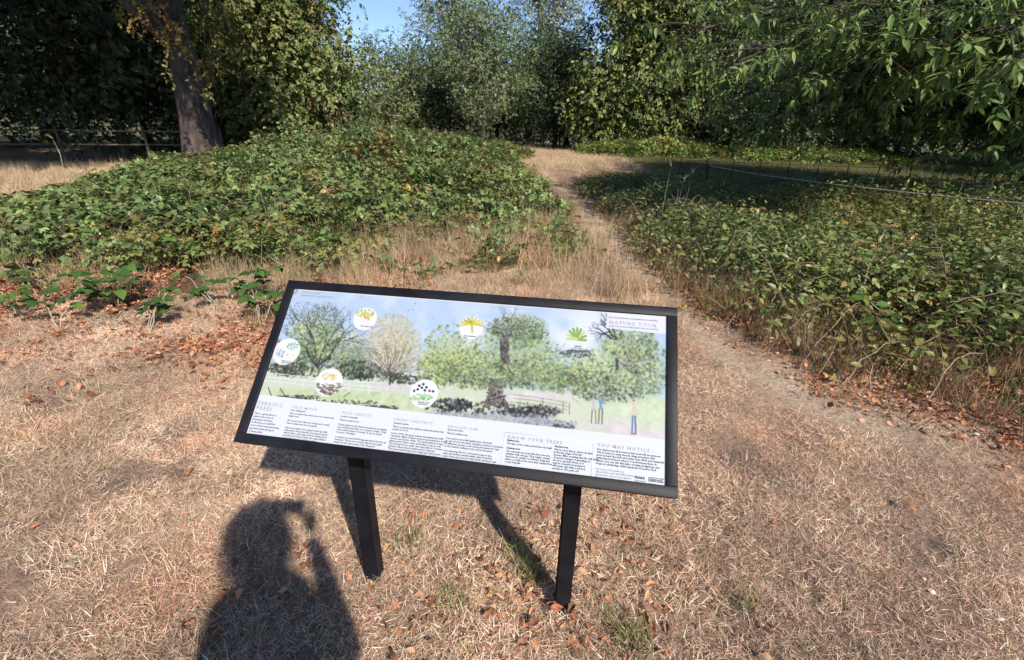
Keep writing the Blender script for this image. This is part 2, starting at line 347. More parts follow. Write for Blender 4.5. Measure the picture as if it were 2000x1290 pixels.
m, n, l, b = nodes_of('ground'); b.inputs['Roughness'].default_value = 0.95; b.inputs['Specular IOR Level'].default_value = 0.1
a = n.new('ShaderNodeAttribute'); a.attribute_name = 'col'; tc = n.new('ShaderNodeTexCoord')
t1 = n.new('ShaderNodeTexNoise'); t1.inputs['Scale'].default_value = 28; t1.inputs['Detail'].default_value = 8; t1.inputs['Roughness'].default_value = 0.7; l.new(tc.outputs['Object'], t1.inputs[0])
mr = n.new('ShaderNodeMapRange'); mr.inputs[1].default_value = .25; mr.inputs[2].default_value = .75; mr.inputs[3].default_value = 0.5; mr.inputs[4].default_value = 1.5; l.new(t1.outputs[0], mr.inputs[0])
hs = n.new('ShaderNodeHueSaturation'); l.new(a.outputs['Color'], hs.inputs['Color']); l.new(mr.outputs[0], hs.inputs['Value']); l.new(hs.outputs[0], b.inputs['Base Color'])
bp = n.new('ShaderNodeBump'); bp.inputs['Strength'].default_value = 0.9; bp.inputs['Distance'].default_value = 0.03; l.new(t1.outputs[0], bp.inputs['Height']); l.new(bp.outputs[0], b.inputs['Normal'])
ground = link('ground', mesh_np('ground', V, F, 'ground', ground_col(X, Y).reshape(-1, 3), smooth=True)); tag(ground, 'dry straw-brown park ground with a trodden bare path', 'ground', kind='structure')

# ================================================================== INFORMATION SIGN
SC = np.array([-0.151, 1.121, 0.890]); YAW = R_(-9.0); TILT = R_(45.5); SW, SH, RAIL = 1.177, 0.502, 0.027
UX = np.array([math.cos(YAW), math.sin(YAW), 0]); BK = np.array([-math.sin(YAW), math.cos(YAW), 0])
UV = BK*math.cos(TILT)+np.array([0, 0, 1.0])*math.sin(TILT); UN = np.cross(UX, UV)
base_z = float(G(SC[0], SC[1]))
sign = thing('information_sign', 'tilted black framed board with printed tree illustration on two black posts', 'sign', (SC[0], SC[1], base_z), YAW)
# local frame of the sign empty: x along the board, y back, z up
def S2L(x, y, z=0.0):                                         # board coordinates -> sign-local
    return np.array([x, y*math.cos(TILT)-z*math.sin(TILT), (SC[2]-base_z)+y*math.sin(TILT)+z*math.cos(TILT)])
ROTX = np.array([[1, 0, 0], [0, math.cos(TILT), -math.sin(TILT)], [0, math.sin(TILT), math.cos(TILT)]])
for nm, c, sx, sy in (('frame_rail', (0, SH/2-RAIL/2), SW, RAIL), ('frame_rail', (0, -SH/2+RAIL/2), SW, RAIL),
                      ('frame_rail', (-SW/2+RAIL/2, 0), RAIL, SH-2*RAIL), ('frame_rail', (SW/2-RAIL/2, 0), RAIL, SH-2*RAIL)):
    k = MB(); k.box(S2L(c[0], c[1], -0.013), sx, sy, 0.030, ROTX, 0.0014); k.build(nm, 'powder_black', sign)
k = MB(); k.box(S2L(0, 0, -0.018), SW-2*RAIL+0.004, SH-2*RAIL+0.004, 0.012, ROTX); k.build('backing_board', 'powder_black', sign)
PD = 0.027
for s in (-0.343, 0.343):
    k = MB(); hw = 0.027
    top = lambda yy: S2L(0, 0, -0.026)[2] + (yy-S2L(0, 0, -0.026)[1])*math.tan(TILT)
    bm = bmesh.new(); bmesh.ops.create_cube(bm, size=1)
    for v in bm.verts:
        v.co.x = s+v.co.x*2*hw; yy = PD+v.co.y*2*hw; v.co.z = top(yy) if v.co.z > 0 else -0.25; v.co.y = yy
    bmesh.ops.bevel(bm, geom=[e for e in bm.edges if abs(e.verts[0].co.z-e.verts[1].co.z) > 0.4], offset=0.006, segments=2, affect='EDGES')
    me = bpy.data.meshes.new('post'); bm.to_mesh(me); bm.free(); me.materials.append(MATS['powder_black']); link('post', me, sign)
    k.box(S2L(s, 0.0, -0.030), 0.10, 0.26, 0.006, ROTX, 0.001); br = k.build('bracket_plate', 'powder_black', sign)

# ---- printed face: a watercolour of parkland trees, painted cell by cell on a fine grid
IW, IH = SW-2*RAIL, SH-2*RAIL
CW, CH = 700, int(700*IH/IW)
def px2b(px, py):                                             # photo pixel -> board metres
    d = ray(px, py); t = ((SC-np.array([0, 0, CAM_H]))@UN)/(d@UN); P = np.array([0, 0, CAM_H])+d*t-SC
    return P@UX, P@UV
def px2c(px, py):
    x, y = px2b(px, py); return (x/IW+0.5)*CW, (0.5-y/IH)*CH
PK = CW/IW*0.00128                                            # canvas cells per photo pixel (mean)
art = np.zeros((CH, CW, 3)); cy_, cx_ = np.mgrid[0:CH, 0:CW].astype(float)
prg = np.random.default_rng(11)
def S(*c): return np.array(c, float)/255
sk = fbm(cx_, cy_, 0.012, 5, 4)[..., None]; art[:] = S(192, 215, 244)*(1-0.0*sk)+0; art += (S(246, 248, 254)-art)*np.clip((sk-0.5)*3.2, 0, 0.75)
def splat(x, y, rx, ry, c, a, hard=3.0, ang=0.0):
    m_ = max(rx, ry)+1.5; x0, x1 = int(max(0, x-m_)), int(min(CW, x+m_+1)); y0, y1 = int(max(0, y-m_)), int(min(CH, y+m_+1))
    if x1 <= x0 or y1 <= y0: return
    dx = cx_[y0:y1, x0:x1]-x; dy = cy_[y0:y1, x0:x1]-y
    if ang: dx, dy = dx*math.cos(ang)+dy*math.sin(ang), -dx*math.sin(ang)+dy*math.cos(ang)
    d = np.hypot(dx/max(rx, .4), dy/max(ry, .4)); w = np.clip((1-d)*hard, 0, 1)[..., None]*a
    art[y0:y1, x0:x1] += (c-art[y0:y1, x0:x1])*w
def stroke(pts, w, c, a=0.9):
    P = np.array([px2c(*p) for p in pts]); 
    for p, q in zip(P[:-1], P[1:]):
        n_ = max(2, int(np.hypot(*(q-p))/0.6))
        for t in np.linspace(0, 1, n_): splat(*(p+(q-p)*t), w*PK, w*PK, c, a, 2.0)
def mass(regions, n_, pal, r=(2, 6), a=0.6, seed=0, flat=0.75):
    """leafy paint marks spread through elliptical regions given in photo pixels"""
    for _ in range(n_):
        cx0, cy0, rx, ry = regions[prg.integers(len(regions))]
        th = prg.uniform(0, 6.283); q = math.sqrt(prg.uniform(0, 1)); x, y = px2c(cx0+rx*q*math.cos(th), cy0+ry*q*math.sin(th))
        s_ = prg.uniform(*r)*PK*.82; c = pal[prg.integers(len(pal))]; a_m = min(1, a*1.3); splat(x, y, s_, s_*flat*prg.uniform(.6, 1.2), np.clip(c+prg.normal(0, .03), 0, 1), a_m*prg.uniform(.5, 1), 2.5, prg.uniform(0, 3))
def branchy(x, y, ang, ln, w, c, depth, spread=0.5, a=0.85):
    x2, y2 = x+math.cos(ang)*ln, y-math.sin(ang)*ln
    xm, ym = (x+x2)/2+prg.normal(0, ln*.08), (y+y2)/2+prg.normal(0, ln*.08)
    stroke([(x, y), (xm, ym), (x2, y2)], w, c, a)
    if depth:
        for _ in range(2+(prg.uniform() < .4)): branchy(x2, y2, ang+prg.normal(0, spread), ln*prg.uniform(.6, .85), max(w*.65, .45), c, depth-1, spread, a*.92)
horizon_c = px2c(1000, 757)[1]
gw = np.clip((cy_-horizon_c+6)/10, 0, 1)[..., None]; art += (S(218, 226, 202)-art)*gw*.9
def wash(x, y, rx, ry, c, a=.7):
    X_, Y_ = px2c(x, y); x2, _ = px2c(x+rx, y); _, y2 = px2c(x, y+ry); splat(X_, Y_, abs(x2-X_), abs(y2-Y_), np.asarray(c), a, 1.6)
for w_ in ((615, 672, 66, 62, S(150, 164, 122)), (690, 700, 50, 46, S(128, 146, 110)), (765, 685, 62, 68, S(206, 196, 164)), (875, 705, 70, 62, S(184, 200, 136)), (960, 720, 90, 46, S(166, 186, 140)), (1010, 690, 100, 64, S(158, 178, 142)), (1020, 640, 56, 36, S(150, 168, 146)), (1080, 730, 90, 40, S(170, 188, 144)), (1190, 735, 100, 62, S(172, 188, 142)), (1255, 715, 60, 76, S(176, 192, 152)), (1225, 672, 66, 40, S(170, 186, 150)), (900, 812, 90, 20, S(170, 174, 186)), (1010, 818, 110, 22, S(176, 180, 192)), (640, 776, 160, 14, S(200, 216, 166))): wash(*w_)
GRN = [S(160, 178, 106), S(124, 148, 88), S(188, 200, 130), S(92, 114, 72), S(206, 214, 156)]
COOL = [S(132, 156, 124), S(166, 186, 156), S(96, 120, 98), S(200, 214, 194), S(74, 94, 78)]
DRK = [S(66, 76, 60), S(46, 54, 48), S(92, 102, 74), S(74, 78, 76)]
# meadow, path
mass([(640, 775, 150, 16), (780, 785, 110, 14)], 500, [S(206, 222, 176), S(190, 212, 160), S(222, 230, 200)], (6, 14), .5)
mass([(900, 790, 90, 14), (1230, 820, 90, 26), (1260, 790, 60, 16)], 400, [S(208, 226, 190), S(226, 236, 206)], (6, 14), .45)
mass([(1190, 830, 60, 12), (1240, 848, 66, 9), (800, 754, 80, 6), (1060, 772, 90, 7)], 240, [S(232, 216, 230), S(224, 208, 226), S(240, 228, 238)], (6, 14), .4)
# tree A
mass([(560, 700, 34, 40), (640, 700, 60, 40), (610, 660, 50, 50)], 500, COOL+GRN, (4, 9), .45)
mass([(620, 715, 86, 22), (560, 720, 40, 14), (700, 722, 46, 18)], 900, DRK, (2, 6), .7)
for a_ in (1.2, 1.7, 2.1, 0.8): branchy(618, 716, a_, 44, 2.6, S(62, 60, 58), 4, .45)
mass([(600, 645, 46, 36), (636, 625, 36, 28), (590, 690, 34, 32), (655, 680, 40, 44)], 1500, DRK+GRN, (1.5, 4), .6)
mass([(592, 604, 24, 16), (636, 602, 24, 16)], 200, DRK, (1, 2.4), .6)
mass([(640, 690, 30, 34), (680, 660, 22, 20), (585, 640, 20, 10)], 160, [S(224, 224, 150), S(232, 230, 180), S(206, 210, 130)], (2, 5), .7)
# tree B: domed, pinkish
mass([(765, 680, 60, 66), (765, 655, 46, 44)], 900, [S(200, 190, 150), S(216, 206, 168), S(176, 168, 150), S(228, 220, 204), S(196, 186, 176)], (2.5, 7), .5)
mass([(735, 736, 76, 9), (800, 742, 44, 8)], 380, DRK, (2, 5), .7)
for a_ in np.linspace(.35, 2.8, 15): branchy(762, 735, a_, 30, 1.3, S(96, 84, 80), 2, .22, .75)
mass([(770, 650, 52, 42), (775, 690, 50, 40)], 360, [S(226, 216, 140), S(232, 224, 170), S(206, 196, 120), S(240, 232, 214)], (1.5, 4), .7)
stroke([(762, 735), (760, 750)], 2.4, S(70, 60, 58))
# tree C
mass([(880, 690, 56, 60), (850, 720, 36, 36), (915, 720, 46, 40)], 900, GRN, (2.5, 7), .6)
mass([(880, 690, 50, 50), (860, 730, 34, 30)], 240, [S(104, 132, 84), S(88, 112, 74)], (1.5, 4), .65)
mass([(870, 700, 50, 50)], 200, [S(226, 232, 150), S(214, 224, 130)], (2, 5), .6)
# tree D: great chestnut
mass([(1000, 690, 84, 56), (940, 730, 70, 34), (1050, 730, 70, 34), (1010, 650, 60, 30)], 1500, COOL+GRN, (2.5, 7), .6)
mass([(990, 640, 40, 22), (1030, 650, 40, 20), (980, 742, 76, 18), (1060, 745, 66, 14), (1000, 715, 50, 14), (900, 730, 40, 20)], 800, DRK, (1.5, 5), .6)
mass([(1080, 715, 60, 36), (1110, 745, 50, 26)], 500, COOL+GRN, (2.5, 7), .6)
mass([(950, 715, 60, 34), (1040, 700, 60, 40)], 360, [S(224, 232, 156), S(206, 220, 140), S(232, 238, 196)], (2, 5), .65)
for a_ in (.5, .9, 1.5, 2.0, 2.6): branchy(990, 650, a_, 20, 1.8, S(96, 96, 110), 3, .55, .7)
for q in range(90):
    y0 = prg.uniform(648, 702); stroke([(985+prg.uniform(-8, 8), y0), (986+prg.uniform(-9, 9), y0+10)], 1.6, [S(112, 106, 104), S(146, 140, 138), S(78, 74, 74)][q % 3], .7)
for q in range(150):
    t = prg.uniform(0, 1); y0 = 738+t*50; w_ = 12+18*t**2; stroke([(968+prg.uniform(-w_, w_), y0), (968+prg.uniform(-w_, w_), y0+10)], 1.7, [S(106, 98, 96), S(144, 136, 134), S(66, 62, 62), S(168, 160, 158)][q % 4], .7)
# shadow and scrub under tree D
mass([(960, 797, 130, 12), (880, 790, 40, 12), (1040, 805, 60, 10)], 700, [S(60, 60, 62), S(44, 44, 48), S(84, 84, 86)], (2, 6), .7)
mass([(960, 818, 130, 12), (880, 812, 56, 8), (1070, 828, 60, 8)], 700, [S(176, 180, 196), S(150, 154, 172), S(206, 212, 222), S(120, 122, 138), S(188, 206, 196)], (2, 5), .65)
mass([(1100, 832, 24, 6), (880, 820, 40, 5)], 110, [S(70, 68, 78), S(96, 94, 106)], (2, 5), .7)
for dy in (0, 7, 15): stroke([(1002, 770+dy), (1050, 776+dy), (1108, 786+dy)], .8, S(150, 116, 112), .8)
for x_ in (1060, 1100, 1112): stroke([(x_, 777+(x_-1050)*.14), (x_, 800+(x_-1050)*.14)], 1.0, S(130, 104, 104), .85)
# tree E
mass([(1200, 730, 90, 56), (1160, 740, 50, 44), (1260, 720, 50, 60), (1230, 670, 56, 34)], 1500, COOL+GRN, (2.5, 7), .6)
mass([(1130, 690, 36, 8), (1250, 705, 40, 24), (1180, 764, 66, 18), (1150, 735, 40, 14)], 640, DRK, (1.5, 5), .55)
mass([(1190, 690, 40, 20), (1150, 720, 40, 24), (1240, 730, 50, 40)], 360, [S(232, 236, 170), S(214, 222, 146), S(238, 240, 200)], (2, 5), .65)
for a_ in (2.3, 2.7, 1.9): branchy(1205, 662, a_, 22, 2.4, S(62, 60, 70), 3, .5)
for a_ in (-.2, -.5, -.7): branchy(1205, 700, a_, 34, 1.3, S(110, 112, 118), 2, .4, .7)
stroke([(1205, 700), (1206, 720)], 4, S(84, 80, 92))
TR_ = [(615, 660, 60, 62), (690, 700, 40, 36), (765, 685, 58, 60), (875, 700, 62, 56), (950, 725, 70, 34), (1010, 690, 84, 56), (1020, 640, 46, 28), (1080, 728, 80, 34), (1190, 735, 84, 54), (1255, 715, 46, 66), (1225, 672, 56, 32)]
mass(TR_, 2600, [S(70, 84, 58), S(96, 112, 76), S(60, 66, 56)], (.9, 2.4), .55)
mass(TR_, 2400, [S(232, 238, 190), S(214, 222, 168), S(244, 246, 230)], (.9, 2.6), .6)
for cx0, cy0, rx, ry in TR_:                                  # shaded undersides
    mass([(cx0+rx*.2, cy0+ry*.62, rx*.7, ry*.25)], 70, DRK, (1.2, 3.2), .5)
for q in range(70):
    cx0, cy0, rx, ry = TR_[prg.integers(len(TR_))]; x_, y_ = cx0+prg.normal(0, rx*.4), cy0+prg.normal(0, ry*.4); branchy(x_, y_, prg.uniform(.3, 2.8), prg.uniform(5, 10), .7, S(92, 92, 86), 1, .5, .6)
mass([(1000, 700, 104, 52), (950, 735, 90, 26), (1060, 735, 90, 26), (1010, 640, 60, 30)], 1300, [S(120, 142, 96), S(150, 170, 116), S(92, 114, 80), S(184, 198, 140)], (1.5, 4.5), .5)
for q in range(60):
    y0 = prg.uniform(650, 702); stroke([(984+prg.uniform(-8, 8), y0), (985+prg.uniform(-9, 9), y0+9)], 1.5, [S(96, 90, 88), S(140, 134, 132), S(66, 62, 62)][q % 3], .75)
bl = art.copy(); bl[1:-1, 1:-1] = (art[1:-1, 1:-1]*2+art[:-2, 1:-1]+art[2:, 1:-1]+art[1:-1, :-2]+art[1:-1, 2:])/6; bl2 = bl.copy(); bl2[1:-1, 1:-1] = (bl[1:-1, 1:-1]*2+bl[:-2, 1:-1]+bl[2:, 1:-1]+bl[1:-1, :-2]+bl[1:-1, 2:])/6
art[:] = art*.35+bl2*.65
# fence and logs
for dy in (0, 8, 16): stroke([(507, 726+dy), (600, 736+dy), (740, 748+dy)], 1.1, S(240, 240, 246), .9)
for x_ in (507, 545, 590, 620, 680, 706, 718): stroke([(x_, 726+(x_-507)*.1), (x_, 748+(x_-507)*.1)], 1.4, S(236, 236, 242), .9)
mass([(660, 786, 80, 5), (580, 776, 46, 4), (735, 796, 44, 4)], 480, [S(78, 78, 80), S(58, 58, 62), S(130, 126, 124)], (2, 5), .65)
for p_ in ([(522, 756), (528, 772)], [(545, 758), (556, 774)], [(670, 775), (682, 766)]): stroke(p_, 1.2, S(60, 58, 60))
# walkers
stroke([(1157, 800), (1155, 826)], 1.9, S(150, 142, 138)); stroke([(1163, 800), (1164, 827)], 1.8, S(160, 150, 146)); stroke([(1159, 780), (1160, 800)], 3.4, S(206, 200, 212)); splat(*px2c(1159, 774), 2.4*PK, 2.6*PK, S(190, 170, 160), .9)
stroke([(1171, 798), (1169, 827)], 2.2, S(156, 158, 136)); stroke([(1177, 798), (1176, 828)], 2.1, S(146, 148, 128)); stroke([(1173, 776), (1174, 797)], 3.6, S(140, 168, 204)); stroke([(1170, 784), (1182, 788)], 1.8, S(116, 150, 200)); splat(*px2c(1173, 769), 2.6*PK, 2.9*PK, S(196, 184, 186), .9)
stroke([(1236, 812), (1235, 843)], 2.3, S(122, 144, 184)); stroke([(1241, 812), (1242, 845)], 2.3, S(112, 134, 174)); stroke([(1239, 789), (1239, 810)], 3.2, S(228, 206, 188)); stroke([(1236, 790), (1231, 782)], 1.4, S(226, 196, 176)); splat(*px2c(1238, 782), 2.4*PK, 2.8*PK, S(120, 100, 92), .9); stroke([(1233, 846), (1244, 848)], 1.3, S(96, 90, 110))
for q in ((810, 592), (806, 604), (797, 606), (818, 606), (845, 622), (720, 580), (705, 578), (672, 600)): splat(*px2c(*q), 2*PK, 1.2*PK, S(70, 74, 92), .8)
# round vignettes
def disc(px, py, r, c=S(247, 249, 253)):
    x, y = px2c(px, py); x2, _ = px2c(px+r, py); rr = abs(x2-x); splat(x, y, rr, rr, c, 1.0, 14); return x, y, rr
disc(558, 686, 27); mass([(570, 676, 12, 8)], 40, [S(150, 206, 170), S(120, 186, 146)], (2, 4), .8); mass([(546, 688, 8, 10)], 40, [S(150, 176, 206), S(176, 200, 222)], (2, 4), .7); mass([(564, 694, 9, 4)], 16, [S(236, 206, 200)], (2, 3), .7)
disc(712, 622, 24); mass([(712, 612, 20, 9)], 90, [S(170, 196, 90), S(206, 200, 84), S(228, 206, 90)], (2, 4.5), .85); mass([(716, 620, 7, 5)], 30, [S(226, 186, 70)], (1.5, 3), .8)
disc(641, 746, 28); mass([(641, 735, 15, 8)], 70, [S(236, 206, 130), S(228, 190, 110), S(240, 226, 176)], (2, 4), .8)
x, y, rr = px2c(641, 746)+(28*PK,)
for q in range(160):
    t = prg.uniform(0.02, 1); w_ = 26*math.sqrt(max(0, 1-t*t)); xq = 641+prg.uniform(-w_, w_); splat(*px2c(xq, 747+t*24), 4*PK, 1.4*PK, [S(104, 92, 76), S(140, 126, 106), S(84, 74, 64), S(176, 160, 140)][q % 4], .7)
disc(827, 768, 29); mass([(822, 776, 22, 7)], 70, [S(160, 214, 150), S(186, 226, 170), S(140, 196, 132)], (2.5, 5), .85)
for q, c in (((818, 753), S(40, 34, 60)), ((826, 750), S(40, 34, 60)), ((823, 757), S(50, 44, 80)), ((815, 760), S(46, 40, 70)), ((832, 756), S(50, 46, 80)), ((838, 763), S(190, 44, 70)), ((845, 764), S(60, 60, 90)), ((808, 763), S(80, 84, 100)), ((829, 762), S(60, 56, 90))): splat(*px2c(*q), 3.6*PK, 3.4*PK, c, .95)
splat(*px2c(826, 787), 14*PK, 6*PK, S(246, 248, 252), 1, 5)
disc(920, 640, 24)
for a_ in np.linspace(0.1, 3.0, 9): stroke([(921, 632), (921+22*math.cos(a_), 634-15*math.sin(a_)+3*abs(math.cos(a_)))], 2.8, [S(214, 206, 84), S(176, 186, 70), S(228, 214, 110)][prg.integers(3)], .85)
stroke([(921, 632), (922, 648)], 3, S(206, 200, 80)); splat(*px2c(920, 630), 3*PK, 3*PK, S(214, 150, 60), .9)
disc(1130, 660, 25, S(236, 242, 250))
for a_ in np.linspace(-.2, 3.2, 9): stroke([(1126, 662), (1126+19*math.cos(a_), 660-20*math.sin(a_))], 3.4, [S(176, 206, 130), S(150, 186, 110), S(206, 222, 150)][prg.integers(3)], .85)
splat(*px2c(1126, 662), 3*PK, 3*PK, S(226, 232, 110), .9)
# white title plate
bq = [px2c(1186, 606), px2c(1304, 614), px2c(1304, 652), px2c(1184, 640)]
def quadfill(q, c, a=1.0):
    q = np.array(q); ins = np.ones((CH, CW), bool)
    for p, r in zip(q, np.roll(q, -1, 0)): ins &= ((r[0]-p[0])*(cy_-p[1])-(r[1]-p[1])*(cx_-p[0])) >= 0
    art[ins] += (c-art[ins])*a
quadfill(bq, S(240, 243, 252), .92)
for _ in range(1200):                                         # paper grain
    splat(prg.uniform(0, CW), prg.uniform(0, CH), prg.uniform(1, 5), prg.uniform(1, 4), S(250, 251, 255), prg.uniform(.05, .25), 1.5)
lower = np.mean([px2c(500, 773)[1], px2c(840, 809)[1], px2c(1130, 838)[1], px2c(1300, 861)[1]])
art[int(lower):] = S(238, 243, 254)  # white tinted bluish to stand in for the sky's reflection
art[:2] = S(246, 248, 253)
lin = np.where(art <= .04045, art/12.92, ((np.clip(art, 0, 1)+.055)/1.055)**2.4)*0.50
# grid with cells as coarse as possible below the picture
row = np.concatenate([np.arange(0, int(lower)+2), [CH]]); ncol = CW+1
gxv = (np.arange(ncol)/CW-.5)*IW; gyv = (.5-row/CH)*IH
XX, YY = np.meshgrid(gxv, gyv); ZP = -0.0045
Vp = np.stack([XX, YY*math.cos(TILT)-ZP*math.sin(TILT), (SC[2]-base_z)+YY*math.sin(TILT)+ZP*math.cos(TILT)], -1).reshape(-1, 3)
nr = len(row); i = np.arange(nr-1)[:, None]*ncol; j = np.arange(ncol-1)[None]; Fp = np.stack([i+j, i+ncol+j, i+ncol+j+1, i+j+1], -1).reshape(-1, 4)
cc = lin[np.clip(row, 0, CH-1)[:, None], np.clip(np.arange(ncol), 0, CW-1)[None]].reshape(-1, 3)
m, n, l, b = nodes_of('printed_face'); a = n.new('ShaderNodeAttribute'); a.attribute_name = 'col'; l.new(a.outputs['Color'], b.inputs['Base Color']); b.inputs['Roughness'].default_value = 0.22; b.inputs['Specular IOR Level'].default_value = 0.4
face = link('printed_face', mesh_np('printed_face', Vp, Fp, 'printed_face', cc), sign); face['label'] = 'white printed face with watercolour parkland trees above columns of text'
# ---- lettering
def letter(px, py, size, lines_, mat='ink', spacing=1.0, lead=1.0, bold=0.0, name='lettering'):
    c = bpy.data.curves.new('t', 'FONT'); c.body = '\n'.join(lines_); c.size = size; c.space_character = spacing; c.space_line = lead; c.resolution_u = 1; c.offset = bold; c.fill_mode = 'FRONT'
    o = bpy.data.objects.new('t', c); me = bpy.data.meshes.new_from_object(o); bpy.data.objects.remove(o)
    me.name = name; me.materials.clear(); me.materials.append(MATS[mat]); x, y = px2b(px, py)
    q = link(name, me, face); q.matrix_local = Matrix.Translation(Vector(S2L(x, y, ZP+0.0007))) @ Matrix.Rotation(TILT, 4, 'X'); return q
B = 0.00016
letter(500, 790, .0150, ['TERRIFIC', 'TREES'], 'ink_grey', 1.35, 0.92, B)
letter(495, 808, .0074, ['This is a great place to', 'explore the trees of', 'Kensington Gardens.', 'In this area you will find', 'some of the most interesting', 'specimens that belong to', 'in these parks.'], lead=1.12, bold=B)
letter(568, 797, .0105, ['FIELD MAPLE'], 'ink_grey', 1.3, 1, B*.6)
letter(566, 802, .0070, ['Acer campestre'], bold=B)
letter(563, 808, .0070, ['This is a native tree and is also our commonest', 'maple tree.'], lead=1.05, bold=B)
letter(559, 822, .0070, ['We use it most often as a hedge and a small', 'tree to shape the woods nearby.'], lead=1.05, bold=B)
letter(555, 836, .0070, ['Like most maples, the winged fruits spin like', 'helicopters when they fall. In spring its leaves', 'unfold with a pink tinge before turning green,', 'and then into butter yellow through autumn', 'as the days shorten and frost arrives.'], lead=0.98, bold=B)
letter(666, 808, .0105, ['WILD SERVICE'], 'ink_grey', 1.3, 1, B*.6)
letter(664, 814, .0070, ['Sorbus torminalis'], bold=B)
letter(662, 821, .0070, ['This is a native tree.'], bold=B)
letter(659, 830, .0070, ['People gather in the shade beneath the spreading', 'tree, because its fruits once tasted of dates. They', 'were eaten instead of sweets. It can be found', 'in some old hedges.'], lead=0.98, bold=B)
letter(653, 854, .0070, ['In autumn a rounded fruit appears that is known as', 'chequers. Those once used to flavour beer gave', 'many inns the same name, The Chequers.'], lead=0.98, bold=B)
letter(768, 821, .0105, ['SWEET CHESTNUT'], 'ink_grey', 1.3, 1, B*.6)
letter(767, 827, .0070, ['Castanea sativa'], bold=B)
letter(766, 834, .0070, ['This is a stately tree, which is often introduced by', 'people for food.'], lead=1.0, bold=B)
letter(763, 847, .0070, ['In the 1690s, the great avenue was planted up with', 'chestnuts. Many of these trees are growing here today', 'and are among the oldest. The bark twists as it ages,', 'giving every trunk a deep spiral that is easy to see.', 'The nuts grow in a spiny case that splits in October,', 'which is when they are gathered by squirrels.', 'The long toothed leaves are bright and shiny green,', 'and they turn to gold before they fall each year.'], lead=0.96, bold=B)
letter(874, 835, .0105, ['ENGLISH OAK'], 'ink_grey', 1.3, 1, B*.6)
letter(873, 840, .0070, ['Quercus robur'], bold=B)
letter(872, 847, .0070, ['This is a native tree.'], bold=B)
letter(870, 857, .0070, ['You won\'t need a field guide here. Found in', 'woods all over the land, oak gives a home to hundreds', 'of different species. Look among the leaves for jays', 'in the autumn, hiding acorns across the grass.'], lead=0.96, bold=B)
letter(865, 881, .0070, ['Old oaks may live for a thousand years in the', 'park, and hollow slowly within, their branches', 'open. Some are home to bats, birds and bees, and', 'owls roost in the deadwood in the winter months.'], lead=0.96, bold=B)
letter(991, 856, .0120, ['KNOW YOUR TREES:'], 'ink_grey', 1.35, 1, B)
letter(990, 861, .0068, ['Native tree'], bold=B*2)
letter(989, 867, .0068, ['The type of tree that arrived here by itself'], bold=B)
letter(989, 876, .0068, ['Veteran tree'], bold=B*2)
letter(988, 882, .0068, ['The veterans are trees that have become', 'valuable with old age. They might contain', 'dead wood, cavities or hollows, fungi and', 'plants, as well as the scars that remain from', 'a very long life.'], lead=0.98, bold=B)
letter(1083, 873, .0068, ['Ancient tree'], bold=B*2)
letter(1082, 879, .0068, ['This is a tree that is old for its kind,', 'in the last stages of its life.', 'Species differ, meaning that the definition', 'of ancient changes. Depending on', 'the tree, growth slows or it', 'may be considered ancient at', '400 years old, while a birch is', 'ancient at 150 years old.'], lead=0.98, bold=B)
letter(1167, 872, .0125, ['YOU MAY NOTICE...'], 'ink_grey', 1.3, 1, B)
letter(1166, 879, .0070, ['The dead wood all around us has been left on purpose.', 'This is home to many insects, fungi and plants that', 'grow around the bark and under logs. Birds and mammals', 'gathering food know where to look among them. In', 'winter, you can also find piles of twigs; hedgehogs and', 'frogs are sheltering, while hundreds of beetles feed.'], lead=0.98, bold=B)
letter(1164, 917, .0068, ['As some of the paths are', 'affected by roots and fallen leaves,', 'please take care as you explore', 'these parts of the gardens', 'in different seasons.'], 'ink_grey', lead=0.98, bold=B)
letter(1188, 620, .0056, ['DISCOVER MORE WITH THE KENSINGTON GARDENS'], 'ink_grey', 1, 1, B)
letter(1190, 632, .0155, ['NATURE TOUR'], 'ink_grey', 1.28, 1, -0.0001)
letter(1190, 637, .0056, ['SCAN THE CODE OR FIND THE TOUR ON OUR SITE'], 'ink_grey', 1, 1, B)
letter(588, 571, .0075, ['THE ROYAL PARKS'], 'ink_grey', 1, 1, B)
letter(586, 577, .0075, ['KENSINGTON GARDENS TRUST'], 'ink_grey', 1, 1, B)
for px_, py_, t_ in ((548, 705, ['Wild service', 'fruits and leaf']), (703, 637, ['Field maple leaf']), (816, 786, ['Bramble fruit', 'and flowers']), (905, 656, ['Sweet chestnut', 'leaf']), (1121, 676, ['Oak leaf', 'and acorn'])): letter(px_, py_, .0058, t_, lead=.9, bold=B)
def rect_on(px, py, w, h, mat, name, z=0.0006):
    k = MB(); x, y = px2b(px, py); k.box(S2L(x+w/2, y-h/2, ZP+z), w, h, 0.0004, ROTX); return k.build(name, mat, face)
# ruled box round KNOW YOUR TREES and the mark blocks
x0, y0 = px2b(986, 844); x1, y1 = px2b(1155, 933); wB = x1-x0; hB = y0-y1
for cx0, cy0, w_, h_ in (((x0+x1)/2, y0, wB, .0012), ((x0+x1)/2, y1, wB, .0012), (x0, (y0+y1)/2, .0012, hB-.0014), (x1, (y0+y1)/2, .0012, hB-.0014)):
    k = MB(); k.box(S2L(cx0, cy0, ZP+.0006), w_, h_, .0004, ROTX); k.build('ruled_line', 'ink_rule', face)
letter(1240, 934, .0072, ['TRAILS'], bold=B*4, spacing=1.1); letter(1240, 940, .0062, ['Supported', 'by players'], 'ink_grey', bold=B*2, lead=.9)
rect_on(1268, 932, .036, .0015, 'ink', 'logo_edge'); rect_on(1268, 939, .036, .0015, 'ink', 'logo_edge'); rect_on(1267.6, 932.9, .0015, .0079, 'ink', 'logo_edge'); rect_on(1293.6, 936.2, .0015, .0079, 'ink', 'logo_edge')
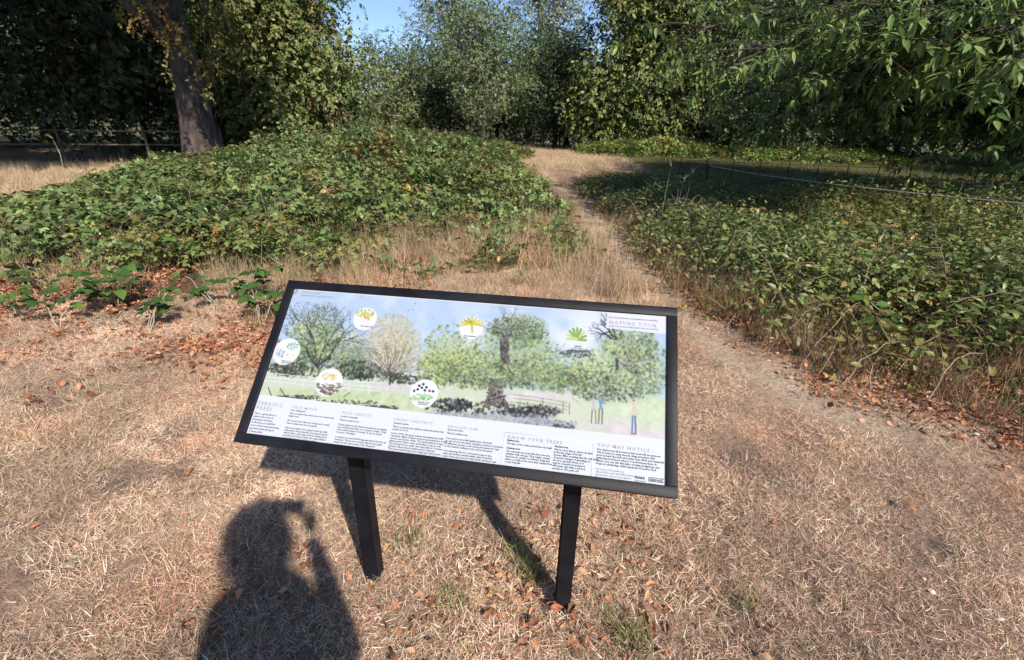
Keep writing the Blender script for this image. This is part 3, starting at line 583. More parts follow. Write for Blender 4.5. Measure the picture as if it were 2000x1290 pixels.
letter(1270, 938.5, .0058, ['HERITAGE'], bold=B*2); letter(1269, 947, .0068, ['Fund'], 'ink_grey', bold=B*2)
# wreath-like crest: ring of little leaves round a shield
k = MB(); xc, yc = px2b(573, 568)
for a_ in np.arange(10)/10*6.283:
    k.box(S2L(xc+.0105*math.cos(a_), yc+.0085*math.sin(a_), ZP+.0006), .0062, .0036, .0004, ROTX@np.array(Matrix.Rotation(a_+.9, 3, 'Z')))
k.box(S2L(xc, yc, ZP+.0008), .008, .0085, .0004, ROTX); k.build('crest', 'ink_grey', face)

# ================================================================== TREES
def curve_pts(a, b, sag=0.0, n_=7, wob=0.0):
    a = np.asarray(a, float); b = np.asarray(b, float); t = np.linspace(0, 1, n_)[:, None]
    p = a+(b-a)*t; p[:, 2] += (sag*4*t*(1-t))[:, 0]; w = rng.normal(0, wob, (n_, 3)); w[0] = 0; w[-1] = 0
    return p+w
def make_tree(name, label, base, trunk_h, r0, ells, pal, n_clump, tw_per, lf_per, leaf=(0.09, 0.06), clump_r=0.55, twig_len=0.5, droop=0.3,
              shell=0.45, bark_='bark_grey', group=None, limbs=9, zmin=0.0, inner=26, lean=(0, 0), stems=1, limb_vis=1.0, clump_boost=None, category='tree', flat=0.7):
    """trunk, limbs and a crown of leafy twigs gathered in clumps inside ellipsoids (cx,cy,cz,rx,ry,rz,weight) relative to the base"""
    bx, by = base[0], base[1]; bz = float(G(bx, by)); T = thing(name, label, category, (bx, by, bz), 0, group)
    w = np.array([e[6] for e in ells], float); w /= w.sum(); which = rng.choice(len(ells), n_clump, p=w); E = np.array([e[:6] for e in ells])
    u = rand_dir(n_clump)*(rng.uniform(0.02, 1, (n_clump, 1))**shell); c = E[which, :3]+u*E[which, 3:6]; out = norm(u/E[which, 3:6])
    keep = c[:, 2] > zmin; c = c[keep]; out = out[keep]; which = which[keep]; nC = len(c)
    if clump_boost is not None: c = np.concatenate([c, clump_boost]); out = np.concatenate([out, norm(np.tile([0, -.6, -.3], (len(clump_boost), 1)))]); nC = len(c)
    # trunk(s)
    for s_ in range(stems):
        k = MB(); hgt = trunk_h*(1 if s_ == 0 else rng.uniform(.7, .95)); off = np.array([0, 0]) if stems == 1 else rng.normal(0, r0*1.6, 2)
        z = np.linspace(-0.3, hgt, 12); ln = np.array(lean) + (rng.normal(0, .12, 2) if stems > 1 else 0)
        P = np.stack([off[0]+ln[0]*z+rng.normal(0, r0*.08, 12), off[1]+ln[1]*z+rng.normal(0, r0*.08, 12), z], 1)
        rr = r0*(1-0.62*np.clip(z, 0, None)/hgt)*(1+0.45*np.exp(-np.clip(z, 0, None)/(r0*1.6+.05))); k.tube(P, rr, 14); tr = k.build('trunk', bark_, T, smooth=True)
        if s_ == 0: trunk_P = P
    # limbs to chosen clumps
    idx = rng.permutation(nC)[:limbs]
    for q in idx:
        k = MB(); t = rng.uniform(.35, 1); z0 = min(trunk_h*t, max(c[q][2]-0.4, trunk_h*.25)); a = np.array([np.interp(z0, trunk_P[:, 2], trunk_P[:, 0]), np.interp(z0, trunk_P[:, 2], trunk_P[:, 1]), z0])
        L_ = np.linalg.norm(c[q]-a); p = curve_pts(a, c[q], L_*.12, 9, L_*.02); rb = min(r0*.45, .02+.035*L_)*limb_vis; k.tube(p, np.linspace(rb, .012, 9), 7)
        for _ in range(4):
            m_ = p[rng.integers(3, 8)]; e = c[np.argmin(np.linalg.norm(c-(m_+rng.normal(0, 1.0, 3)), axis=1))]; k.tube(curve_pts(m_, e, .1, 6, .04), np.linspace(rb*.45, .006, 6), 5)
        k.build('limb', bark_, T, smooth=True)
    # twigs and leaves
    nT = nC*tw_per; ci = np.repeat(np.arange(nC), tw_per); b0 = c[ci]+rng.normal(0, 1, (nT, 3))*np.array([1, 1, flat])*clump_r
    td = norm(out[ci]*0.8+rng.normal(0, .6, (nT, 3))+np.array([0, 0, -droop])); nL = nT*lf_per
    ti = np.repeat(np.arange(nT), lf_per); s_ = np.tile((np.arange(lf_per)+.5)/lf_per, nT)*twig_len; sgn = np.tile(np.where(np.arange(lf_per) % 2, 1., -1.), nT)
    P = b0[ti]+td[ti]*s_[:, None]; P[:, 2] -= droop*s_**2; side = norm(np.cross(td, np.array([0, 0, 1.0])+rng.normal(0, .2, (nT, 3))))
    D = norm(td[ti]*.5+side[ti]*sgn[:, None]*.8+rng.normal(0, .35, (nL, 3))+np.array([0, 0, -droop])); N = norm(np.array([0, 0, 1.0])+out[ci[ti]]*.6+rng.normal(0, .45, (nL, 3)))
    pal = np.asarray(pal); cc_ = pal[rng.integers(0, len(pal), nC)][ci[ti]]*(1+rng.normal(0, .18, (nL, 1)))*(1+rng.normal(0, .06, (nL, 3))); cc_ = np.clip(cc_, .006, .8)
    sz = leaf[0]*rng.uniform(.85, 1.6, nL); ok = P[:, 2] > 0.03
    V, F, C = leaves(P[ok], D[ok], N[ok], sz[ok], sz[ok]*leaf[1]/leaf[0], cc_[ok], 0, .18, .3)
    # oversized filler leaves added inside the crown to block light, tinted darker
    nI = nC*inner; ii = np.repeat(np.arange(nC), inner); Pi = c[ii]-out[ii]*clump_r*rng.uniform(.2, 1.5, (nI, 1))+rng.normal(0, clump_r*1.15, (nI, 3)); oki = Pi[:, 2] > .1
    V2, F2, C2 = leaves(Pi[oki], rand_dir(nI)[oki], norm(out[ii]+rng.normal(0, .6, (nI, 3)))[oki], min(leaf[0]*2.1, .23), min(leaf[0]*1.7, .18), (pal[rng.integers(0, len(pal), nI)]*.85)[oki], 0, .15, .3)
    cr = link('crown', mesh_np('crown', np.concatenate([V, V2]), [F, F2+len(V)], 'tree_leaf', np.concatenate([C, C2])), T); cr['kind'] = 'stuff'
    # fine twigs
    k = MB(); 
    for q in rng.permutation(nT)[:min(nT, 160)]: k.tube(np.array([b0[q]-td[q]*.5, b0[q], b0[q]+td[q]*twig_len]), np.array([.010, .007, .003]), 4, False)
    tw = k.build('twigs', bark_, T); tw['kind'] = 'stuff'
    return T
def dup(T, loc, rz, label, s=1.0, group=None):
    r = T.copy(); COL.objects.link(r); r.location = (loc[0], loc[1], float(G(loc[0], loc[1]))); r.rotation_euler = (0, 0, rz); r.scale = (s, s, s); r['label'] = label
    if group: r['group'] = group
    for ch in list(T.children):
        q = ch.copy(); COL.objects.link(q); q.parent = r
    return r
OLIVE = [(.205, .235, .07), (.18, .215, .065), (.25, .23, .085), (.16, .20, .06), (.26, .215, .095)]
MID = [(.115, .17, .055), (.14, .19, .06), (.095, .145, .05), (.155, .20, .07)]
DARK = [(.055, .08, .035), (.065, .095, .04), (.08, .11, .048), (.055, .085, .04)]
YGRN = [(.24, .265, .07), (.20, .24, .065), (.13, .18, .055), (.27, .26, .085), (.10, .145, .048)]
GREY = [(.27, .30, .21), (.235, .265, .185), (.31, .335, .24)]

# great tree whose bare trunk stands behind the bramble mound
plane = make_tree('plane_tree', 'tall tree with a thick bare grey-brown trunk behind the bramble mound', (-9.7, 15.2), 9.0, 0.49,
    [(-1.8, -1, 10.2, 5.6, 5.2, 4.6, 1.0), (-3.5, -3.5, 8.6, 4.2, 3.2, 2.8, .5), (1.6, -2.4, 8.9, 1.8, 1.9, 1.5, .3), (3.6, -5.2, 8.9, 1.9, 2.4, 1.6, .4)], MID+OLIVE[:2], 240, 9, 11, (.15, .12), .75, .6, .35, bark_='bark_grey', limbs=10, zmin=5.2, lean=(-.005, 0))  # last two lobes added out of view to shade the trunk
# leafy low twigs that hang in front of its trunk
lowb = []
for px_, py_, yy in ((330, 30, 13.6), (345, 75, 13.5), (320, 60, 13.6), (360, 105, 13.4), (300, 15, 14.0), (270, 25, 13.9), (250, 12, 14), (420, 20, 14.6), (440, 45, 15), (415, 60, 14.9), (455, 20, 15.2), (470, 60, 15.6), (405, 150, 13.8), (410, 110, 14.2)): lowb.append(at(px_, py_, yy))
k_l = np.array(lowb)-np.array([-9.7, 15.2, float(G(-9.7, 15.2))])
nT = len(k_l)*9; ci = np.repeat(np.arange(len(k_l)), 9); nL = nT*9; ti = np.repeat(np.arange(nT), 9); b0 = k_l[ci]+rng.normal(0, .2, (nT, 3)); td = norm(rng.normal(0, .5, (nT, 3))+np.array([.2, -.3, -.8]))
P = b0[ti]+td[ti]*np.tile(np.linspace(0, .45, 9), nT)[:, None]; D = norm(td[ti]+rng.normal(0, .8, (nL, 3)))
pc = np.array([(.30, .20, .05), (.16, .15, .035), (.36, .19, .06), (.12, .14, .03)])[rng.integers(0, 4, nT)][ti]*(1+rng.normal(0, .15, (nL, 1)))  # orange light on these leaves is put into their colour
V, F, C = leaves(P, D, norm(rng.normal(0, .5, (nL, 3))+np.array([.2, -.4, .8])), rng.uniform(.07, .13, nL), rng.uniform(.05, .08, nL), np.clip(pc, .01, .8), 0, .18, .3)
lb = link('hanging_leaves', mesh_np('hanging_leaves', V, F, 'tree_leaf', C), plane); lb['kind'] = 'stuff'; lb['label'] = 'leaves tinted orange for warm light, hanging in front of the trunk'
k = MB()
for q in k_l: k.tube(curve_pts(q+np.array([rng.normal(0, .3), rng.uniform(.2, .8), rng.uniform(1.2, 2.2)]), q+np.array([0, 0, -.3]), .1, 6, .03), np.linspace(.018, .005, 6), 5)
tw = k.build('hanging_twigs', 'bark_dark', plane); tw['kind'] = 'stuff'

lime = make_tree('lime_tree', 'broad olive-green tree sweeping to the ground beside the thick trunk', (-10.3, 21.8), 5.5, 0.28,
    [(.2, 0, 3.4, 3.7, 2.6, 3.0, 1.0), (-.2, .2, 6.6, 3.3, 2.6, 2.8, .8), (1.0, -1.0, 1.8, 2.2, 1.6, 1.4, .35)], OLIVE+MID[:2], 330, 9, 10, (.11, .085), .42, .45, .45, bark_='bark_dark', limbs=9, zmin=.5)
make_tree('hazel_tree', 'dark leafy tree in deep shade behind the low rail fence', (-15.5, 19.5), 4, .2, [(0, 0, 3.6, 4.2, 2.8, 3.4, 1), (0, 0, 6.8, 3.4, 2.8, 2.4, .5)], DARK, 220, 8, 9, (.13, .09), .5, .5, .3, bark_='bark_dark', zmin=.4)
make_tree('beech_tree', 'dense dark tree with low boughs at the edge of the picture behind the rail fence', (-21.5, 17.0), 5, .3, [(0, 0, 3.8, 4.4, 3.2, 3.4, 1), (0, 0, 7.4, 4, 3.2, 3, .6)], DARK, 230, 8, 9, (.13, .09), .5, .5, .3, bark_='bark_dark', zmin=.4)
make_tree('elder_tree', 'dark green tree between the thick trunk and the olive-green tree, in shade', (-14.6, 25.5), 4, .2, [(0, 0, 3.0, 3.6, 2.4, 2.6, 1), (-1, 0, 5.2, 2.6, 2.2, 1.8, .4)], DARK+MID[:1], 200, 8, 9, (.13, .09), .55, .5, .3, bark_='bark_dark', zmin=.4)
near = make_tree('maple_tree', 'tree with sunlit broad leaves reaching in at the top corner above the straw bank', (-16.2, 11.2), 6, .3, [(1.2, .5, 5.6, 2.9, 2.6, 1.9, 1), (-1, 0, 8, 3.5, 3, 2.5, .5)], MID+OLIVE[:2], 110, 8, 10, (.14, .12), .5, .5, .4, limbs=8, zmin=3.2)
make_tree('hornbeam_tree', 'rounded mid-green small tree behind the mound, between olive tree and pale-stemmed tree', (-8.6, 33.5), 2.6, .12, [(0, 0, 4.0, 2.9, 2.4, 2.5, 1), (-.3, 0, 2.4, 2.4, 2, 1.5, .4)], [(.21, .265, .10), (.18, .23, .095), (.24, .285, .12)], 200, 8, 9, (.09, .05), .36, .4, .1, bark_='bark_pale', limbs=18, inner=9, stems=3, zmin=.5)
cen = make_tree('rowan_tree', 'slender grey-stemmed tree with spreading feathery crown beyond the end of the mound', (-2.25, 32.0), 3.2, .14, [(0, 0, 5.0, 3.9, 2.6, 3.1, 1), (.2, -.3, 3.0, 3.2, 2.0, 1.5, .35), (0, 0, 7.2, 2.4, 2, 1.6, .3)], [(.22, .28, .12), (.19, .24, .11), (.25, .305, .145), (.165, .205, .095)], 250, 8, 9, (.095, .045), .38, .45, .05, bark_='bark_pale', limbs=26, inner=10, stems=2, limb_vis=.9, zmin=1.2, shell=.6)
ytree = make_tree('field_maple', 'sunlit yellow-green tree leafy to the ground beside the straw clearing', (7.6, 30.2), 5, .25, [(0, 0, 3.9, 4.6, 2.8, 3.6, 1), (.3, .3, 7.8, 4.2, 2.8, 3.2, .8), (-3.0, -.4, 2.4, 1.8, 1.6, 1.9, .22)], YGRN+DARK[:1], 400, 9, 9, (.125, .095), .42, .42, .35, bark_='bark_dark', limbs=9, zmin=.4)
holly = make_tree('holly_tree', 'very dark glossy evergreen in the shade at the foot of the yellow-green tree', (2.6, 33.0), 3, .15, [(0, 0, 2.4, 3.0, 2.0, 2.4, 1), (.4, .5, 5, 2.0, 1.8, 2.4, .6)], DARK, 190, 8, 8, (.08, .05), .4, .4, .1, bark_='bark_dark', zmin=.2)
# tall trees far behind
pop = make_tree('poplar_tree', 'tall grey-green tree rising behind the rounded mid-green tree', (-7.6, 58), 9, .35, [(0, 0, 9.5, 4.6, 4.0, 6.5, 1), (0, 0, 15.5, 3.4, 3, 5, .7)], GREY+MID[:1], 200, 9, 8, (.17, .12), .6, .7, .2, bark_='bark_pale', limbs=16, inner=8, zmin=1.5)
dup(pop, (3.5, 60), 1.3, 'tall grey-green tree rising behind the slender grey-stemmed tree', 1.12)
dup(pop, (12.5, 55), 2.6, 'tall grey-green tree showing between slender tree and yellow-green tree', 1.05)
dup(pop, (-20.5, 52), 4.1, 'darker tall tree far behind the olive-green tree, next to the gap of sky', .80)
wood = make_tree('oak_tree', 'broad dark oak in the distance behind the rail fence', (-30, 32), 5, .4, [(0, 0, 5.0, 6.2, 4.5, 4.6, 1), (0, 0, 9, 5, 4, 3.5, .6)], DARK+MID[:2], 220, 9, 8, (.17, .12), .75, .7, .25, bark_='bark_dark', zmin=.4)
G3 = 'distant oaks closing the view behind other trees'
for x_, y_, a_, s_, lb_ in ((-21, 40, 1, 1.0, 'distant dark oak behind the olive-green tree beside the thick trunk'), (-10, 47, 2, .62, 'low distant oak under the gap of blue sky'), (1, 46, 3, .72, 'distant oak directly behind the slender grey-stemmed tree'), (15, 40, 4, 1.0, 'distant oak behind the sunlit yellow-green tree'), (24, 36, 5, 1.0, 'distant oak seen under the chestnut boughs'), (33, 30, .6, 1.0, 'distant oak behind the chestnut at the picture edge'), (-40, 24, 2.2, 1.0, 'distant oak at the far left picture edge'), (22, 48, 1.2, 1.25, 'largest distant oak, rising behind the chestnut boughs'), (-30, 50, .4, 1.1, 'distant oak farthest behind the thick bare trunk')):
    dup(wood, (x_, y_), a_, lb_, s_, G3)
wood['label'] = 'distant dark oak behind the rail fence, left of the thick trunk'; wood['group'] = G3

# dark bushes behind the iron fence on the shaded side
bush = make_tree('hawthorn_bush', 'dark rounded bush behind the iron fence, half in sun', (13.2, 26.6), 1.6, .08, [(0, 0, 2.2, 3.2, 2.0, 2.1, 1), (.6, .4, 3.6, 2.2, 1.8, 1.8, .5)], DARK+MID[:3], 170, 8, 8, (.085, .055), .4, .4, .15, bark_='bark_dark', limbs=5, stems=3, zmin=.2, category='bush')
dup(bush, (19.5, 25.4), 1.7, 'dark rounded bush behind the iron fence, nearest the chestnut trunk', 1.1)
dup(bush, (25.5, 22.5), 3.0, 'dark bush behind the iron fence, partly behind the chestnut boughs at the picture edge', 1.3)
dup(bush, (17.2, 31.0), 4.4, 'dark tall bush farther back behind the iron fence', 1.5)
dup(bush, (22.0, 17.0), 5.2, 'dark bush in the deepest shade behind the chestnut trunk', 1.25)

G4 = 'understorey bushes filling the gaps between tree trunks'
for x_, y_, a_, s_, lb_ in ((-26, 24, .3, 1.5, 'shaded bush behind the rail fence near the left picture edge'), (-20, 27, 1.1, 1.5, 'shaded bush behind the rail fence, between fence and thick trunk'), (-16, 30, 2, 1.6, 'shaded bush just behind the thick bare trunk'), (-11.5, 27.5, 3, 1.3, 'shaded bush under the olive-green tree'), (-5.5, 37, .8, 1.25, 'bush low between the rounded tree and the slender grey tree'), (-1.5, 41, 1.9, 1.5, 'bush behind the stem of the slender grey tree'), (4, 40, 2.7, 1.5, 'bush behind the low pale-posted fence'), (10.5, 36, 3.3, 1.5, 'bush behind the foot of the yellow-green tree'), (13, 33, 4, 1.6, 'bush between yellow-green tree and the iron fence'), (21.5, 30, 4.9, 1.8, 'large bush behind the iron fence under the chestnut boughs'), (28, 24, 5.5, 1.8, 'large bush behind the iron fence beyond the chestnut trunk'), (-33, 20, 1.5, 1.7, 'shaded bush farthest left behind the rail fence'), (-27, 15.5, 2.5, 1.4, 'shaded bush beside the near end of the rail fence'), (30, 15, .5, 1.7, 'shaded bush past the picture edge beyond the chestnut'), (17.5, 36, 1.4, 2.0, 'tallest bush, far behind the iron fence'), (-17, 36, 2.1, 1.8, 'bush far behind the olive-green tree')):
    dup(bush, (x_, y_), a_, lb_, s_, G4)
# ---- sweet chestnut whose boughs hang in over the right-hand bramble
CB = np.array([12.9, 11.6]); cz = float(G(*CB))
ch = thing('chestnut_tree', 'sweet chestnut with long glossy leaves on boughs hanging over the shaded bramble', 'tree', (CB[0], CB[1], cz))
k = MB(); z = np.linspace(-.3, 7, 12); k.tube(np.stack([0*z+rng.normal(0, .03, 12), 0*z, z], 1), .52*(1-.5*np.clip(z, 0, 9)/7)*(1+.4*np.exp(-np.clip(z, 0, 9)/.7)), 16); k.build('trunk', 'bark_dark', ch, True)
O = np.array([CB[0], CB[1], cz]); SH_ = []; OUT = []
def bough(p0, p1, n_sh, spread, sag=.3, r=.06):
    p0 = np.asarray(p0, float); p1 = np.asarray(p1, float); pts = curve_pts(p0, p1, sag, 9, .08); k = MB(); k.tube(pts-O, np.linspace(r, .014, 9), 7)
    d = norm(p1-p0)
    for _ in range(n_sh):
        t = rng.uniform(.3, 1.02)**.7; b = pts[min(8, int(t*8))]+(pts[min(8, int(t*8)+1)]-pts[min(8, int(t*8))])*rng.uniform(0, 1)
        e = b+d*rng.uniform(.1, .5)+rng.normal(0, spread, 3)*np.array([1, 1, .55])+np.array([0, 0, -.1]); k.tube(curve_pts(b, e, .06, 4, .02)-O, np.linspace(.009, .004, 4), 4, False); SH_.append(e); OUT.append(norm(e-b+np.array([0, 0, -.08])))
    k.build('limb', 'bark_dark', ch, True)
hub = O+np.array([0, 0, 3.6])
# near boughs, seen in the picture: (end pixel, forward distance, start)
for (px_, py_, yy, n_, sp) in ((1350, 60, 8.4, 26, .50), (1420, 130, 8.0, 34, .48), (1500, 95, 7.4, 40, .48), (1560, 150, 7.2, 40, .45), (1640, 60, 6.6, 40, .45), (1700, 110, 6.4, 40, .42), (1800, 50, 6.0, 44, .42),
                               (1860, 120, 6.0, 40, .40), (1950, 60, 5.6, 42, .40), (1960, 130, 5.8, 34, .38), (1480, 20, 8.2, 34, .5), (1700, 10, 7.0, 40, .5), (1880, 10, 6.4, 40, .5), (1600, 160, 8.4, 26, .45), (2060, 100, 5.4, 30, .4), (1750, 160, 8.0, 22, .4), (1560, 40, 8.6, 34, .5), (1780, 130, 7.4, 34, .5)):
    e = at(px_, py_, yy); n_ = int(n_*2.1); bough(hub+np.array([rng.normal(0, .2), rng.normal(0, .2), rng.uniform(-.6, 1.6)]), e, n_, sp, .5)
for _ in range(135):                                           # upper crown, above the frame
    u = rand_dir(1)[0]; e = O+np.array([0.2, -4.5, 6.4])+u*np.array([8.4, 4.6, 2.9])*rng.uniform(.3, 1.0)**.6; bough(O+np.array([0, 0, rng.uniform(4, 6.6)]), e, 44, .8, .4)
for _ in range(46):                                           # back of the crown, above the fence
    u = rand_dir(1)[0]; e = O+np.array([1.2, .2, 7.8])+u*np.array([4.8, 3.6, 2.6])*rng.uniform(.3, 1.0)**.6; bough(O+np.array([0, 0, rng.uniform(4, 6.6)]), e, 44, .8, .4)
n_up = len(SH_)
for px_, py_, yy in ((1450, 190, 11.5), (1480, 240, 11.5), (1540, 230, 10.5), (1640, 240, 10.5), (1880, 290, 10.5), (1740, 230, 10.0), (1840, 220, 9.6), (1920, 240, 9.6), (1990, 260, 9.4), (1980, 190, 9.0), (1900, 170, 9.0), (1780, 170, 9.6), (1650, 160, 10), (2060, 240, 9), (1960, 300, 10), (2040, 320, 10)):   # boughs in the shade behind
    bough(hub+np.array([0, 0, rng.uniform(-1.5, .5)]), at(px_, py_, yy), 90, .6, .4)
for _ in range(16):                                           # back and far side, shading the fence line
    a_ = rng.uniform(.6, 3.6); e = O+np.array([math.cos(a_)*5.5*rng.uniform(.5, 1), math.sin(a_)*4.2*rng.uniform(.5, 1), rng.uniform(2.6, 5.0)]); bough(O+np.array([0, 0, rng.uniform(3, 5)]), e, 30, .65, .5)
SH_ = np.array(SH_); OUT = np.array(OUT); per = 9; n_ = len(SH_); si = np.repeat(np.arange(n_), per); nL = n_*per
th = np.tile(np.arange(per)/per*6.283*2.4, n_)+np.repeat(rng.uniform(0, 6.28, n_), per)
ax = OUT[si]; e1 = norm(np.cross(ax, np.array([0, 0, 1.0])+.01)); e2 = np.cross(e1, ax); P = SH_[si]-ax*(np.tile(np.arange(per), n_)*.022)[:, None]
D = norm(ax*.55+(e1*np.cos(th)[:, None]+e2*np.sin(th)[:, None])*.85+rng.normal(0, .15, (nL, 3))+np.array([0, 0, -.2])); N = norm(np.array([0, 0, 1.0])+ax*.35+rng.normal(0, .25, (nL, 3)))
Ln = rng.uniform(.11, .21, nL)*np.where(SH_[si][:, 2] > 4.6, 1.7, 1); Wd = Ln*rng.uniform(.28, .37, nL)
pal = np.array([(.125, .20, .05), (.16, .235, .06), (.095, .155, .045), (.21, .265, .08)]); Cc = np.clip(pal[rng.integers(0, 4, nL)]*(1+rng.normal(0, .15, (nL, 1))), .01, .6)
d_ = P-np.array([0, 0, CAM_H]); zc = d_@FW; qx = 1000+FPX*(d_@RT)/np.maximum(zc, .1); qy = 645-FPX*(d_@UP)/np.maximum(zc, .1)
inv = (zc > .5) & (qx > 1250) & (qx < 1990) & (qy > 5) & (qy < 330); order = np.where(inv)[0][np.argsort(zc[inv])][:280]
rest = np.ones(nL, bool); rest[order] = False
V, F, C = leaves(P[rest]-O, D[rest], N[rest], Ln[rest], Wd[rest], Cc[rest], 1, .16, .28)
cr = link('crown', mesh_np('crown', V, F, 'chestnut_leaf', C, True), ch); cr['kind'] = 'stuff'
lm = []
for q in range(6):
    V, F, C = leaves(np.zeros((1, 3)), np.array([[0, 1.0, 0]]), np.array([[0, 0, 1.0]]), np.array([1.0]), np.array([.32]), np.clip(pal[q % 4][None]*rng.uniform(.85, 1.2), 0, 1), 2, .14+.04*(q % 2), .18+.1*(q % 3)); lm.append(mesh_np('leaf', V, F, 'chestnut_leaf', C, True))
for q in order:
    o = bpy.data.objects.new('leaf', lm[int(rng.integers(6))]); COL.objects.link(o); o.parent = ch
    dd = D[q]; ss = norm(np.cross(dd, N[q])); nn = np.cross(ss, dd); mm = Matrix.Identity(4)
    for a_ in range(3): mm[a_][0] = ss[a_]*Ln[q]; mm[a_][1] = dd[a_]*Ln[q]; mm[a_][2] = nn[a_]*Ln[q]; mm[a_][3] = P[q][a_]-O[a_]
    o.matrix_local = mm

# ================================================================== UNDERGROWTH, GRASS, LITTER
BG = np.array([(.11, .175, .054), (.125, .195, .06), (.08, .13, .043), (.175, .24, .08), (.145, .19, .062), (.18, .20, .07)])
def bramble_variant(q, nleaf, R0, leaf, pal, asp=.72, thick=.22, tri=True):
    a_ = rng.uniform(0, 6.283, nleaf); r_ = R0*np.sqrt(rng.uniform(0, 1, nleaf)); c = np.stack([r_*np.cos(a_), r_*np.sin(a_), -thick*rng.uniform(0, 1, nleaf)**1.3+.04*rng.normal(size=nleaf)], 1)
    d = norm(np.stack([np.cos(a_), np.sin(a_), 0*a_], 1)*.5+rng.normal(0, .7, (nleaf, 3))*np.array([1, 1, .35])); N = norm(np.array([0, 0, 1.0])+rng.normal(0, .42, (nleaf, 3)))
    k = 3 if tri else 1; col = pick(pal, nleaf, .16); L0 = leaf*rng.uniform(.65, 1.25, nleaf); PP = []; DD = []; NN = []; LL = []; CC = []
    s = norm(np.cross(d, N))
    for j_, (fa, fs, fl) in enumerate(((1, 0, 1.0), (.25, .95, .82), (.25, -.95, .82))[:k]):
        PP.append(c); DD.append(norm(d*fa+s*fs)); NN.append(norm(N+rng.normal(0, .15, (nleaf, 3)))); LL.append(L0*fl); CC.append(col)
    PP, DD, NN, LL, CC = (np.concatenate(z_) for z_ in (PP, DD, NN, LL, CC))
    V, F, C = leaves(PP, DD, NN, LL, LL*asp, CC, 1, .14, .22)
    k2 = MB()
    for _ in range(2):
        a2 = rng.uniform(0, 6.28); p = np.array([(0, 0, -.45), (.1*math.cos(a2), .1*math.sin(a2), -.12), (.28*math.cos(a2), .28*math.sin(a2), -.02), (.45*math.cos(a2), .45*math.sin(a2), -.12)]); k2.tube(p, np.linspace(.006, .003, 4), 4, False)
    Vs = np.concatenate(k2.V); Fs = np.concatenate(k2.F4); 
    return proto('bramble_spray', np.concatenate([V, Vs]), [F, Fs+len(V)], 'bramble_leaf', np.concatenate([C, np.tile([.12, .095, .05], (len(Vs), 1))]))
def slope_rot(hf, x, y, k=.7):
    e = .12; gx_ = (hf(x+e, y)-hf(x-e, y))/(2*e); gy_ = (hf(x, y+e)-hf(x, y-e))/(2*e); n = len(x)
    rx = np.clip(np.arctan(gy_)*k, -.8, .8)+rng.normal(0, .16, n); ry = np.clip(-np.arctan(gx_)*k, -.8, .8)+rng.normal(0, .16, n); 
    return np.stack([rx, ry, rng.uniform(-.5, .5, n)+rng.integers(0, 2, n)*0.0], 1)
VB = [bramble_variant(q, 34, .28, .08, BG) for q in range(8)]
VN = [bramble_variant(q, 62, .30, .072, np.array([(.115, .17, .05), (.135, .19, .055), (.09, .135, .045), (.17, .20, .07)]), .5, .25, False) for q in range(7)]
def patch(name, hf, box, dens, variants, label, s=(.8, 1.25), edge_dry=.25, low=.3, tintf=None, zlift=0.0):
    n = int((box[1]-box[0])*(box[3]-box[2])*dens); x = rng.uniform(box[0], box[1], n); y = rng.uniform(box[2], box[3], n); h = hf(x, y); ok = h > .07; x, y, h = x[ok], y[ok], h[ok]; n = len(x)
    lowm = rng.uniform(0, 1, n) < low; fr = np.where(lowm, rng.uniform(.3, .8, n), rng.uniform(.86, 1.06, n)); z = G(x, y)+h*fr+zlift
    t = np.ones((n, 3))*(0.8+.45*fbm(x, y, .6, 91))[:, None]
    yel = np.clip((fbm(x, y, .45, 95)-.5)*3, 0, 1)[:, None]; t = t*(1-yel*.5)+t*np.array([1.45, 1.15, .9])*yel*.5
    dry = np.clip(1-h/edge_dry, 0, 1)*(rng.uniform(0, 1, n) < .6); t = t*(1-dry[:, None])+np.array([1.9, 1.1, .95])*dry[:, None]*.9
    dead = (rng.uniform(0, 1, n) < .035); t[dead] = np.array([2.0, 1.1, 1.0])
    t = t*(1+.5*np.round(vnoise(x, y, 1.7, 97)*3-1.2)[:, None]*.22)
    br_ = np.clip((fbm(x, y, 1.3, 96)-.58)*7, 0, 1)[:, None]*(rng.uniform(0, 1, (n, 1)) < .6); t = t*(1-br_*.6)+np.array([1.9, 1.1, .95])*br_*.6
    if tintf is not None: t = t*tintf(x, y)
    sc_ = rng.uniform(*s, n)*(.72+.5*vnoise(x, y, .9, 99)); return scatter(name, np.stack([x, y, z], 1), slope_rot(hf, x, y)+np.stack([np.zeros(n), np.zeros(n), rng.uniform(-3.1, 3.1, n)], 1)*1.0, sc_, t, variants, label)
patch('bramble_undergrowth', hL, (-14, 1.3, 4.8, 21), 15, VB, 'mounded green bramble thicket spreading in front of the thick trunk', tintf=lambda x, y: np.ones((len(x), 3)))
patch('nettle_undergrowth', hR, (1.3, 24, 2.0, 24), 15, VN, 'bank of narrow-leaved green nettles and bramble beside the path', edge_dry=.46, tintf=lambda x, y: np.ones((len(x), 3)))
patch('far_undergrowth', hF, (3, 21.5, 23.5, 31), 8, VB, 'bright green low growth in the sun beyond the straw clearing', s=(1.1, 1.7), tintf=lambda x, y: np.tile([1.15, 1.15, .9], (len(x), 1)))
patch('back_undergrowth', hC, (-17, 1, 19, 32), 7, VB, 'green undergrowth behind the mound around the slender tree', s=(1.1, 1.7), tintf=lambda x, y: np.tile([1.2, 1.0, 1.0], (len(x), 1)))

